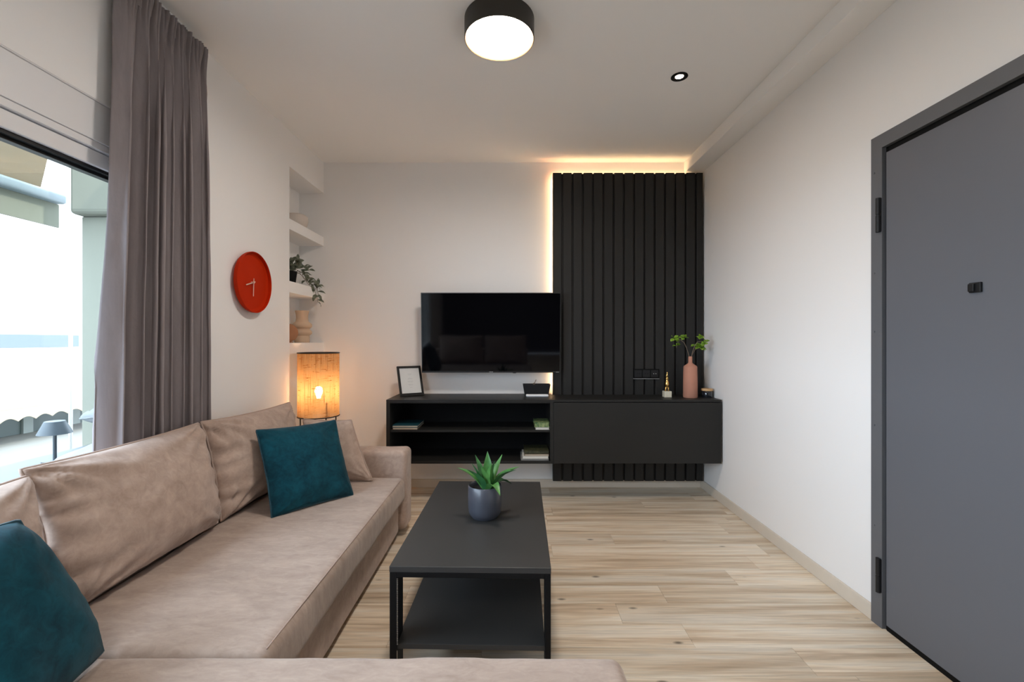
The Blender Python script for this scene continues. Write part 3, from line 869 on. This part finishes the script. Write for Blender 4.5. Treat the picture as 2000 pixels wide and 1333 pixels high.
# ------------------------------------------------------------------ clock
clk = thing('wall_clock', 'round orange wall clock with two pale hands beside the niche', 'clock', (XL, 2.690, 1.556))
def onwall(bm):      # z-axis of the lathe -> out of the left wall (+x), y stays along the wall
    bm.transform(Matrix(((0, 0, 1, 0), (1, 0, 0, 0), (0, 1, 0, 0), (0, 0, 0, 1))))
    return bm
obj('case', onwall(lathe([(0.0, 0.001), (0.110, 0.001), (0.178, 0.028), (0.180, 0.044), (0.1780, 0.046), (0.176, 0.044), (0.174, 0.020), (0.0, 0.020)], 72, cap=False)), M['orange'], clk, smooth=True, angle=40, world=False)
def hand(ang, l, tail, w, z):
    # ang measured on the dial as seen from the room, clockwise from 12
    bm = box(BM(), -w, w, -tail, l, z, z + 0.002)
    bm.transform(Matrix.Rotation(ang, 4, 'Z'))
    return onwall(bm)
# as seen from the room the wall's +y runs to the right
obj('minute_hand', hand(-R(183), 0.082, 0.024, 0.0026, 0.033), M['rose'], clk, world=False)
obj('hour_hand', hand(-R(253), 0.074, 0.022, 0.0030, 0.030), M['rose'], clk, world=False)
obj('hub', onwall(lathe([(0.006, 0.020), (0.006, 0.037), (0.0, 0.038)], 16)), M['rose'], clk, smooth=True, angle=40, world=False)

# ------------------------------------------------------------------ ceiling lamp, its added fill copy, downlight
cl = thing('ceiling_lamp', 'round black drum ceiling lamp with a glowing white diffuser', 'lamp', (-0.058, 2.095, ZC))
obj('drum', lathe([(0.0, -0.0005), (0.157, -0.0005), (0.160, -0.003), (0.160, -0.092), (0.1575, -0.094)], 72, cap=False), M['bronze'], cl, smooth=True, angle=40, world=False)
obj('inner_rim', lathe([(0.1575, -0.094), (0.1555, -0.0935), (0.1475, -0.080), (0.1475, -0.02)], 72, cap=False), M['rimin'], cl, smooth=True, world=False)
obj('diffuser', lathe([(0.0, -0.084), (0.12, -0.0838), (0.1473, -0.081)], 72, cap=False), M['diffuser'], cl, smooth=True, world=False)
fill_lamp = thing('ceiling_lamp', 'added fill lamp, a copy of the round black drum ceiling lamp, unseen behind the viewer', 'lamp', (-0.058, -1.05, ZC))  # unseen copy of the ceiling lamp, added only to brighten the room
for ch_ in list(cl.children):
    share(ch_.name.split('.')[0], ch_.data, fill_lamp)
dl = thing('downlight', 'small recessed ceiling spotlight with a black ring', 'spotlight', (0.936, 2.545, ZC))
obj('ring', lathe([(0.045, -0.0004), (0.046, -0.003), (0.040, -0.006), (0.026, -0.004), (0.022, -0.0006)], 40, cap=False), M['rubber'], dl, smooth=True, angle=40, world=False)
obj('lens', lathe([(0.0, -0.0032), (0.018, -0.003), (0.0225, -0.001)], 32, cap=False), M['spot_glow'], dl, smooth=True, world=False)

# ------------------------------------------------------------------ floor lamp with woven shade
LX, LYY = -1.402, 3.30
fl = thing('floor_lamp', 'floor lamp with a glowing woven burlap drum shade on thin black legs', 'lamp', (LX, LYY, 0))
SZ0, SZ1, SR = 0.668, 1.124, 0.141
obj('shade', lathe([(SR, SZ0), (SR, SZ1)], 96, cap=False), M['shade'], fl, smooth=True, world=False)
for z in (SZ0, SZ1):
    obj('shade_ring', tube([(SR*math.cos(2*PI*k/48), SR*math.sin(2*PI*k/48), z) for k in range(48)], 0.0042, 8, closed=True), M['black'], fl, smooth=True, world=False)
for k in range(4):
    a = R(45 + 90*k)
    c, s = math.cos(a) * 0.128, math.sin(a) * 0.128
    obj('leg', tube([(c, s, 0.0), (c, s, SZ0 + 0.11)], 0.005, 8), M['black'], fl, smooth=True, world=False)
obj('cross_bar', tube([(math.cos(R(45))*0.128, math.sin(R(45))*0.128, SZ0 + 0.105), (-math.cos(R(45))*0.128, -math.sin(R(45))*0.128, SZ0 + 0.105)], 0.004, 8), M['black'], fl, world=False)
obj('cross_bar', tube([(-math.cos(R(45))*0.128, math.sin(R(45))*0.128, SZ0 + 0.105), (math.cos(R(45))*0.128, -math.sin(R(45))*0.128, SZ0 + 0.105)], 0.004, 8), M['black'], fl, world=False)
obj('socket', lathe([(0.0, SZ0 + 0.06), (0.017, SZ0 + 0.06), (0.019, SZ0 + 0.10), (0.016, SZ0 + 0.128), (0.0, SZ0 + 0.128)], 20, cap=False), M['black'], fl, smooth=True, angle=40, world=False)
obj('bulb', lathe([(0.012, 0.0), (0.014, 0.012), (0.024, 0.034), (0.027, 0.052), (0.022, 0.072), (0.010, 0.082), (0.0, 0.084)], 20, (0, 0, SZ0 + 0.128)), M['bulb'], fl, smooth=True, world=False)
obj('cable', tube([(0.0, 0.0, SZ0 + 0.06), (-0.01, -0.04, SZ0 - 0.0), (-0.05, -0.075, SZ0 - 0.05), (-0.085, -0.095, SZ0 - 0.10), (-0.10, -0.10, SZ0 - 0.3), (-0.09, -0.11, 0.004), (-0.10, -0.02, 0.004)], 0.0025, 6), M['black'], fl, smooth=True, world=False)

# ------------------------------------------------------------------ sofa
SEAT = 0.378
def wob(amp, sc, seed):
    def f(p, n):
        return amp * noise.noise(Vector((p.x * sc, p.y * sc, p.z * sc + seed))) + amp * 0.35 * noise.noise(Vector((p.x * sc * 3.5, p.y * sc * 3.5, p.z * sc * 2 + seed)))
    return f
sofa = thing('corner_sofa', 'taupe suede corner sofa running along the window and across the foreground', 'sofa', (-1.0, 1.6, 0))
obj('base', rbox((-1.43, 1.17, 0.035), (-0.695, 2.795, 0.226), 0.012, (6, 14, 2), wob(0.003, 5, 1)), M['suede'], sofa, smooth=True)
obj('base', rbox((-1.43, 0.06, 0.035), (0.245, 1.160, 0.226), 0.012, (14, 8, 2), wob(0.003, 5, 2)), M['suede'], sofa, smooth=True)
sc1 = obj('seat_cushion', rbox((-1.365, 1.216, 0.228), (-0.652, 2.792, SEAT), 0.038, (20, 40, 3), wob(0.0045, 4.5, 3)), M['suede_seat'], sofa, smooth=True)
obj('piping', tube([(-0.668, y, SEAT - 0.0065) for y in [1.24 + 0.04*k for k in range(38)]], 0.0026, 6), M['taupe_pipe'], sc1, smooth=True)
sc2 = obj('seat_cushion', rbox((-1.365, 0.23, 0.228), (0.292, 1.212, SEAT + 0.004), 0.036, (40, 20, 3), wob(0.005, 4.5, 4)), M['suede_seat'], sofa, smooth=True)
arm = obj('arm', rbox((-1.44, 2.800, 0.040), (-0.653, 2.975, 0.530), 0.034, (14, 5, 10), wob(0.004, 7, 5)), M['suede'], sofa, smooth=True)
obj('piping', tube([(-0.662, 2.818, z) for z in [0.10 + 0.02*k for k in range(21)]] + [(-0.668, 2.83, 0.515), (-0.668, 2.945, 0.519)], 0.003, 6), M['taupe_pipe'], arm, smooth=True)
obj('backrest', rbox((-1.445, 0.06, 0.040), (-1.372, 2.795, 0.600), 0.02, (4, 20, 6), wob(0.003, 5, 6)), M['suede'], sofa, smooth=True)
obj('backrest', rbox((-1.368, 0.06, 0.230), (0.245, 0.150, 0.600), 0.02, (20, 4, 6), wob(0.003, 5, 7)), M['suede'], sofa, smooth=True)
for x, yy in ((-1.38, 2.90), (-0.75, 2.90), (-1.38, 0.12), (0.18, 0.12), (0.18, 1.05), (-0.76, 1.90)):
    obj('foot', bbox(x - 0.025, x + 0.025, yy - 0.025, yy + 0.025, 0.0, 0.05, 0.003), M['black'], sofa)

def pillow(name, label, corners, thick, mat, pipe, seed, n=44, wr=0.006, pinch=0.05, cat='cushion', group=None, crease=0.010, back=1.0, plump=0.5, crease_n=7, low=0.0):
    TL, TR, BR, BL = [Vector(c) for c in corners]
    e1 = (TR + BR - TL - BL); e2 = (TL + TR - BL - BR)
    nn = e1.cross(e2).normalized()
    ctr = (TL + TR + BR + BL) / 4
    zmin = min(c.z for c in (TL, TR, BR, BL))
    t = thing(name, label, cat, (ctr.x, ctr.y, zmin), group=group)
    bm = BM()
    F, B = {}, {}
    for i in range(n + 1):
        for j in range(n + 1):
            u = math.sin(PI/2 * (2*i/n - 1)); v = math.sin(PI/2 * (2*j/n - 1))
            uu = u * (1 - pinch * (1 - v*v)); vv = v * (1 - pinch * (1 - u*u))
            a, b = (uu + 1)/2, (vv + 1)/2
            p = (BL*(1-a)*(1-b) + BR*a*(1-b) + TR*a*b + TL*(1-a)*b)
            pr = max(0.0, (1 - abs(u)**2.6) * (1 - abs(v)**2.6)) ** plump
            h = thick/2 * pr * (1 - low * v)
            edge = max(abs(u), abs(v))
            nz = noise.noise(Vector((u*1.6, v*1.6, seed))) * wr * 1.6 + noise.noise(Vector((u*4.5, v*4.5, seed + 9))) * wr * 0.7
            # creases gathering into the corners and side seams
            cr = 0.0
            for su in (-1, 1):
                for sv in (-1, 1):
                    du, dv = su - u, sv - v
                    r_ = math.hypot(du, dv)
                    an = math.atan2(dv*sv, du*su)
                    cr += math.sin(an * crease_n * 2 + seed + su + 2*sv + 2.0*noise.noise(Vector((u*2, v*2, seed+5)))) * math.exp(-(r_/0.55)**2) * (0.25 + min(1, r_/0.35))
            side = math.sin(v * 17 + seed + 4*noise.noise(Vector((u*2, v*3, seed+2)))) * math.exp(-((1-abs(u))/0.22)**2) * (1 if u < 0 else 0.4)
            hem = math.sin(u * 21 + seed*2 + 5*noise.noise(Vector((u*3, v*2, seed+7)))) * math.exp(-((1 + v)/0.28)**2)
            cr = (cr * crease + side * crease * 1.1 + hem * crease * 0.45) * pr ** 0.35
            onb = i in (0, n) or j in (0, n)
            if onb:
                w = noise.noise(Vector((u*3, v*3, seed + 30))) * 0.006
                F[i, j] = B[i, j] = bm.verts.new(p + nn * w)
            else:
                F[i, j] = bm.verts.new(p + nn * (h + nz * pr ** 0.3 + cr))
                B[i, j] = bm.verts.new(p - nn * (h * back + nz * pr ** 0.3))
    for i in range(n):
        for j in range(n):
            bm.faces.new((F[i,j], F[i+1,j], F[i+1,j+1], F[i,j+1]))
            q = [B[i,j], B[i,j+1], B[i+1,j+1], B[i+1,j]]
            if not all(x in (F[i,j], F[i,j+1], F[i+1,j+1], F[i+1,j]) for x in q):
                bm.faces.new(q)
    ring = [F[i, 0].co.copy() for i in range(n)] + [F[n, j].co.copy() for j in range(n)] + [F[i, n].co.copy() for i in range(n, 0, -1)] + [F[0, j].co.copy() for j in range(n, 0, -1)]
    cov = obj('cover', bm, mat, t, smooth=True)
    clean = [ring[0]]
    for p in ring[1:]:
        if (p - clean[-1]).length > 0.006: clean.append(p)
    obj('piping', tube(clean, 0.0055 if mat is M['suede'] else 0.0042, 6, closed=True), pipe, t, smooth=True)
    return t

G = 'taupe back cushions along the sofa'
# long back cushion nearest the window's visible part
pillow('back_cushion', 'wide taupe suede back cushion leaning below the window, left of the curtain',
       [(-1.440, 1.335, 0.832), (-1.440, 2.092, 0.832), (-1.340, 2.070, 0.384), (-1.340, 1.345, 0.384)], 0.25, M['suede'], M['taupe_pipe'], 1.3, group=G, wr=0.010, pinch=0.04, plump=0.5, back=0.12, low=0.10, crease=0.015)
pillow('back_cushion', 'taupe suede back cushion below the clock, behind the teal pillow',
       [(-1.435, 2.100, 0.835), (-1.392, 2.850, 0.825), (-1.320, 2.775, 0.384), (-1.335, 2.085, 0.384)], 0.24, M['suede'], M['taupe_pipe'], 4.7, group=G, wr=0.010, pinch=0.055, plump=0.5, back=0.12, low=0.10, crease=0.017)
pillow('back_cushion', 'taupe suede cushion leaning on the sofa arm, right of the teal pillow',
       [(-1.27, 2.770, 0.735), (-0.985, 2.785, 0.725), (-0.825, 2.690, 0.386), (-1.20, 2.665, 0.390)], 0.12, M['suede'], M['taupe_pipe'], 8.1, group=G, wr=0.006, pinch=0.05, back=0.25, crease=0.006)
pillow('back_cushion', 'taupe suede cushion at the left picture edge behind the dark teal pillow',
       [(-1.435, 0.66, 0.800), (-1.425, 1.342, 0.812), (-1.332, 1.330, 0.384), (-1.340, 0.66, 0.384)], 0.28, M['suede'], M['taupe_pipe'], 12.9, group=G, wr=0.009, pinch=0.04, plump=0.5, back=0.25)
for k_, (xa, xb) in enumerate(((-1.13, -0.45), (-0.42, 0.22))):
    pillow('back_cushion', 'taupe suede cushion on the foreground sofa seat, %s of the pair mirrored in the television' % ('left' if k_ else 'right'),
           [(xb, 0.165, 0.81), (xa, 0.165, 0.81), (xa, 0.29, 0.392), (xb, 0.29, 0.392)], 0.19, M['suede'], M['taupe_pipe'], 20.0 + k_ * 3, group=G, n=28, back=0.5)
pillow('teal_pillow', 'square teal velvet pillow leaning on the taupe cushions near the lamp',
       [at(500, 841, 2.262), at(655, 821, 2.60), at(690, 967, 2.462), at(531, 1013, 2.140)], 0.13, M['teal'], M['teal_pipe'], 3.9, group='teal pillows', wr=0.005, pinch=0.045, crease=0.005)
pillow('teal_pillow', 'dark teal velvet pillow in the bottom left corner of the picture',
       [(-1.200, 0.72, 0.775), (-1.195, 1.100, 0.775), (-1.070, 1.195, 0.398), (-1.030, 0.775, 0.398)], 0.20, M['teal'], M['teal_pipe'], 6.4, group='teal pillows', wr=0.006, pinch=-0.035, crease=0.004, back=0.3)

# ------------------------------------------------------------------ coffee table
tb = thing('coffee_table', 'low anthracite coffee table with a black metal frame and lower shelf', 'table', (-0.133, 2.022, 0), R(-1.25))
HW, HL, TZ = 0.276, 0.474, 0.440
obj('table_top', bbox(-HW, HW, -HL, HL, TZ - 0.020, TZ, 0.0015), M['table'], tb, world=False)
obj('lower_shelf', bbox(-HW + 0.018, HW - 0.020, -HL + 0.012, HL - 0.012, 0.150, 0.168, 0.0015), M['table'], tb, world=False)
LW, LD = 0.024, 0.085
for sx in (-1, 1):
    for sy in (-1, 1):
        w = LW if sx < 0 else 0.019
        x0 = -HW + 0.001 if sx < 0 else HW - 0.001 - w
        y0 = -HL + 0.001 if sy < 0 else HL - 0.001 - LD
        obj('leg', bbox(x0, x0 + w, y0, y0 + LD, 0.0, TZ - 0.0205, 0.001), M['iron'], tb, world=False)
for sy in (-1, 1):
    y0 = sy * (HL - 0.011)
    obj('rail', bbox(-HW + LW + 0.0015, HW - 0.0205, y0 - 0.010, y0 + 0.010, TZ - 0.038, TZ - 0.0205, 0.001), M['iron'], tb, world=False)
for sx in (-1, 1):
    x0 = sx * (HW - 0.011)
    obj('rail', bbox(x0 - 0.009, x0 + 0.009, -HL + LD + 0.002, HL - LD - 0.002, TZ - 0.038, TZ - 0.0205, 0.001), M['iron'], tb, world=False)
bm = BM()
z = 0.172
while z < TZ - 0.04:
    bmesh.ops.create_icosphere(bm, subdivisions=1, radius=0.0029, matrix=Matrix.Translation((-HW + LW + 0.0025, -HL + 0.004, z)))
    z += 0.0062
tube([(-HW + LW + 0.002, -HL + 0.004, 0.01), (-HW + LW + 0.002, -HL + 0.004, 0.149)], 0.0014, 6, bm=bm)
ch = obj('bead_chain', bm, M['chrome'], tb, world=False)
ch['label'] = 'row of small metal beads along the leg'

# agave in its pot
ag = thing('agave_plant', 'green spiky agave in a slate-blue ceramic pot on the coffee table', 'plant', (-0.119, 1.993, TZ))
obj('pot', lathe([(0.0, 0.0), (0.052, 0.0), (0.056, 0.002), (0.057, 0.005), (0.062, 0.010), (0.069, 0.022), (0.0725, 0.042), (0.0735, 0.080), (0.0725, 0.139), (0.070, 0.142), (0.067, 0.139), (0.067, 0.120), (0.0, 0.120)], 56, cap=False), M['pot'], ag, smooth=True, angle=60, world=False)
obj('soil', lathe([(0.0, 0.126), (0.04, 0.124), (0.0665, 0.120)], 32, cap=False), M['soil'], ag, smooth=True, world=False)
def agave_leaf(base, tip, w, bend, seg=9):
    bm = BM()
    base, tip = Vector(base), Vector(tip)
    t = tip - base
    L = t.length
    out = Vector((t.x, t.y, 0))
    if out.length < 1e-4: out = Vector((0, -1, 0))
    out.normalize()
    side = t.cross(Vector((0, 0, 1)))
    if side.length < 0.02: side = Vector((1, 0.1, 0))
    side.normalize()
    up = side.cross(t).normalized()
    rows = []
    for i in range(seg + 1):
        s = i / seg
        c = base + t * s + up * bend * L * math.sin(PI * s)
        ww = w * 0.66 * (0.62 + 1.25 * s * (1 - s)) * (1 - s ** 2.4) ** 0.9 if i < seg else 0.0006
        th = 0.006 * (1 - s) + 0.0008
        rows.append([bm.verts.new(c - side * ww + up * ww * 0.45), bm.verts.new(c), bm.verts.new(c + side * ww + up * ww * 0.45), bm.verts.new(c - up * th)])
    for a, b in zip(rows, rows[1:]):
        for k in range(4):
            bm.faces.new((a[k], a[(k+1) % 4], b[(k+1) % 4], b[k]))
    bm.faces.new(rows[0]); bm.faces.new(rows[-1])
    return bm
o_ = Vector((-0.119, 1.993, TZ))
leaves = [((952, 882), 2.02, 0.046, 0.02, 0), ((981, 888), 2.06, 0.036, 0.02, 0), ((1014, 912), 2.00, 0.046, 0.10, 0), ((928, 889), 2.06, 0.034, 0.03, 1),
          ((921, 905), 1.97, 0.030, 0.05, 1), ((893, 914), 2.02, 0.044, 0.10, 0), ((912, 918), 1.93, 0.046, 0.10, 1), ((977, 969), 1.885, 0.042, 0.32, 0),
          ((999, 946), 2.08, 0.040, 0.22, 1), ((967, 900), 1.965, 0.040, 0.03, 1), ((1008, 918), 1.96, 0.040, 0.12, 1), ((940, 912), 1.95, 0.040, 0.05, 0), ((960, 905), 1.94, 0.034, 0.05, 0)]
for i, ((px, py), d, w, bend, dark) in enumerate(leaves):
    tip = at(px, py, d) - o_
    a = math.atan2(tip.y, tip.x)
    base = (0.014 * math.cos(a) + 0.010, 0.014 * math.sin(a) - 0.004, 0.118)
    obj('leaf', agave_leaf(base, tip, w, bend), M['agave_dark'] if dark else M['agave'], ag, smooth=True, angle=50, world=False)

# ------------------------------------------------------------------ curtain
cur = thing('curtain', 'floor-length mauve-grey curtain gathered to the right of the window', 'curtain', (-1.49, 1.9, 0.02))
def curtain_mesh():
    bm = BM()
    nu, nv = 340, 70
    ztop, zbot = 2.636, 0.03
    rc = random.Random(4)
    folds = 9
    # uneven fold widths: cumulative phase along the cloth
    ws = [1.5, 0.9, 0.75, 0.6, 0.85, 0.9, 0.65, 1.15, 0.7]
    tot = sum(ws)
    cum = [0]
    for w in ws: cum.append(cum[-1] + w / tot)
    def phase(s):
        for k in range(folds):
            if s <= cum[k+1] or k == folds - 1:
                return k + (s - cum[k]) / (cum[k+1] - cum[k])
    grid = []
    for j in range(nv + 1):
        v = j / nv                     # 0 top, 1 bottom
        z = ztop + (zbot - ztop) * v
        ya, yb = 1.745 - 0.105 * v ** 0.8, 2.236 + 0.012 * math.sin(v * 2.5)
        amp = 0.013 + 0.036 * min(1, v / 0.22) ** 0.8
        rowv = []
        for i in range(nu + 1):
            s = i / nu
            ph = 0.5 + phase(s) + 0.16 * noise.noise(Vector((s * 5, v * 1.6, 3.1)))
            x = -1.506 + amp * (2.0 * abs(math.cos(PI*ph)) ** 0.62 - 1.05) * (0.80 + 0.35 * noise.noise(Vector((s * 9, v * 1.2, 7.7))))
            yy = ya + (yb - ya) * s - 0.016 * min(1, v / 0.2) * math.sin(2*PI*ph)
            # pencil pleats of the heading
            hd = math.exp(-(v / 0.035) ** 2)
            x += hd * (0.021 * math.sin(s * 2*PI * 32 + 2*noise.noise(Vector((s*8, 0, 1)))) * (0.4 + 0.6 * abs(math.sin(s * PI * 5.0))))
            x += 0.004 * noise.noise(Vector((s * 26, v * 9, 2.0)))
            rowv.append(bm.verts.new((x, yy, z)))
        grid.append(rowv)
    for j in range(nv):
        for i in range(nu):
            bm.faces.new((grid[j][i], grid[j][i+1], grid[j+1][i+1], grid[j+1][i]))
    return bm
co = obj('cloth', curtain_mesh(), M['curtain'], cur, smooth=True)
sol = co.modifiers.new('thickness', 'SOLIDIFY'); sol.thickness = 0.003
tape = obj('heading_tape', bbox(-1.505, -1.501, 1.79, 2.19, 2.56, 2.605, 0.0), M['curtain'], cur)
trk = obj('curtain_track', bbox(-1.550, -1.535, -0.6, 2.12, 2.680, 2.6895, 0.001), M['white'])
tag(trk, 'white curtain track screwed to the ceiling above the curtain', 'curtain rail')
for k in range(9):
    yk = 1.80 + 0.045 * k
    obj('hook', tube([(-1.500, yk, 2.600), (-1.542, yk, 2.681)], 0.002, 6), M['white'], cur)

# ------------------------------------------------------------------ outside the window
tag(obj('street', box(BM(), -60, -4.4, -30, 60, -3.1, -2.95), M['street']), 'pale paved street below the window', kind='structure')
tag(obj('balcony_floor', box(BM(), -4.4, XL - T, -6, 6, -0.30, -0.02), M['street']), 'balcony floor outside the window', kind='structure')
pil = thing('balcony_pillar', 'pale green-grey balcony pillar and lintel just outside the window', 'pillar', (-2.68, 2.95, 0))
obj('shaft', bbox(-2.646, -2.30, 2.80, 3.05, -0.02, 1.975, 0.004), M['plaster_out'], pil)
obj('lintel', bbox(-2.675, XL - T, 2.74, 3.05, 1.977, 2.6, 0.03, 3), M['plaster_out'], pil)
aw = thing('balcony_awning', 'beige drop awning with a hanging valance outside the top of the window', 'awning', (-2.85, 1.0, 1.95))
bm = BM()
v4 = [bm.verts.new(p) for p in ((-2.90, 1.5, 2.15), (-2.90, 2.80, 2.15), (-2.60, 2.80, 3.4), (-2.60, 1.5, 3.4))]
f = bm.faces.new(v4)
bmesh.ops.solidify(bm, geom=[f], thickness=0.006)
obj('fabric', bm, M['awning'], aw)
obj('front_bar', bbox(-2.945, -2.855, 1.5, 2.93, 2.085, 2.148, 0.02, 4), M['bar'], aw, smooth=True, angle=40)
obj('valance', bbox(-2.915, -2.905, 1.5, 2.92, 1.935, 2.084, 0.001), M['valance'], aw)
rope = tag(obj('awning_cord', tube([(-3.05, 3.145, -0.02), (-3.05, 3.145, 2.7)], 0.011, 8), M['white_out'], smooth=True), 'thin white vertical cord between awning and pillar', 'cord')

bl = thing('street_building', 'bright white building across the street with a scalloped shop awning', 'building', (-22, 18, -2.95))
bx = -22.0
obj('wall', box(BM(), bx - 6, bx, 2, 40, -2.95, 9.5), M['white_out'], bl)
obj('eaves_band', box(BM(), bx - 0.1, bx + 0.5, 2, 22.6, 0.92, 1.50), M['roofband'], bl)
obj('eaves_band', box(BM(), bx - 0.1, bx + 0.45, 2, 22.4, 0.55, 0.915), M['white_out'], bl)
obj('shopfront', box(BM(), bx - 0.05, bx + 0.06, 12, 25.0, -2.94, -1.6), M['shop'], bl)
for k in range(6):
    yk = 13.6 + 2.25 * k
    obj('shop_post', box(BM(), bx + 0.02, bx + 0.16, yk, yk + 0.42, -2.94, -1.7), M['shop_post'], bl)
bm = BM()
v4 = [bm.verts.new(p) for p in ((bx + 0.05, 12, -0.62), (bx + 0.05, 25.4, -0.62), (bx + 2.4, 25.4, -1.45), (bx + 2.4, 12, -1.45))]
f = bm.faces.new(v4); bmesh.ops.solidify(bm, geom=[f], thickness=0.05)
obj('awning', bm, M['white_out'], bl)
bm = BM()
prev = None
for k in range(0, 161):
    yk = 12 + 13.4 * k / 160
    zb = -1.98 + 0.15 * abs(math.sin(PI * k / 8.0))
    a = bm.verts.new((bx + 2.41, yk, -1.46)); b = bm.verts.new((bx + 2.41, yk, zb))
    if prev: bm.faces.new((prev[0], a, b, prev[1]))
    prev = (a, b)
vl = obj('scalloped_valance', bm, M['awning'], bl)
s_ = vl.modifiers.new('thickness', 'SOLIDIFY'); s_.thickness = 0.04

ot = thing('balcony_table', 'blue-grey balcony table holding a small lamp outside the window', 'table', (-2.12, 1.95, -0.02))
obj('table_top', bbox(-2.49, -2.15, 1.2, 2.72, 0.575, 0.600, 0.003), M['blue_grey'], ot)
for x in (-2.44, -2.20):
    for yy in (1.27, 2.65):
        obj('leg', bbox(x - 0.02, x + 0.02, yy - 0.02, yy + 0.02, -0.02, 0.5745, 0.002), M['blue_grey'], ot)
ol = thing('table_lamp', 'small blue-grey cordless lamp on the balcony table', 'lamp', (-2.31, 2.30, 0.600))
obj('base', lathe([(0.0, 0.0), (0.050, 0.0), (0.050, 0.008), (0.0, 0.010)], 28, cap=False), M['blue_grey'], ol, smooth=True, angle=40, world=False)
obj('post', lathe([(0.008, 0.009), (0.008, 0.17)], 14), M['blue_grey'], ol, smooth=True, angle=40, world=False)
obj('shade', lathe([(0.068, 0.142), (0.040, 0.205), (0.0, 0.207), (0.0, 0.203), (0.038, 0.200), (0.065, 0.142)], 32, cap=False), M['blue_grey'], ol, smooth=True, angle=40, world=False)
ob = thing('balcony_bench', 'white padded balcony bench between the window and the blue-grey table', 'bench', (-1.98, 2.39, -0.02))
obj('seat', rbox((-2.125, 2.00, 0.40), (-1.83, 2.76, 0.550), 0.03, (4, 6, 2)), M['white_fab'], ob, smooth=True)
for x in (-2.08, -1.88):
    for yy in (2.06, 2.70):
        obj('leg', bbox(x - 0.02, x + 0.02, yy - 0.02, yy + 0.02, -0.02, 0.402, 0.002), M['blue_grey'], ob)
pillow('outdoor_cushion', 'lower white outdoor cushion lying on the bench outside the window', [(-2.12, 2.70, 0.64), (-1.86, 2.70, 0.72), (-1.86, 2.05, 0.69), (-2.12, 2.02, 0.615)], 0.13, M['white_fab'], M['white_fab'], 2.2, n=20, back=0.6)
pillow('outdoor_cushion', 'upper white outdoor cushion stacked on another beside the curtain edge', [(-2.08, 2.70, 0.85), (-1.86, 2.72, 0.87), (-1.86, 2.22, 0.85), (-2.09, 2.20, 0.835)], 0.15, M['white_fab'], M['white_fab'], 5.2, n=20)
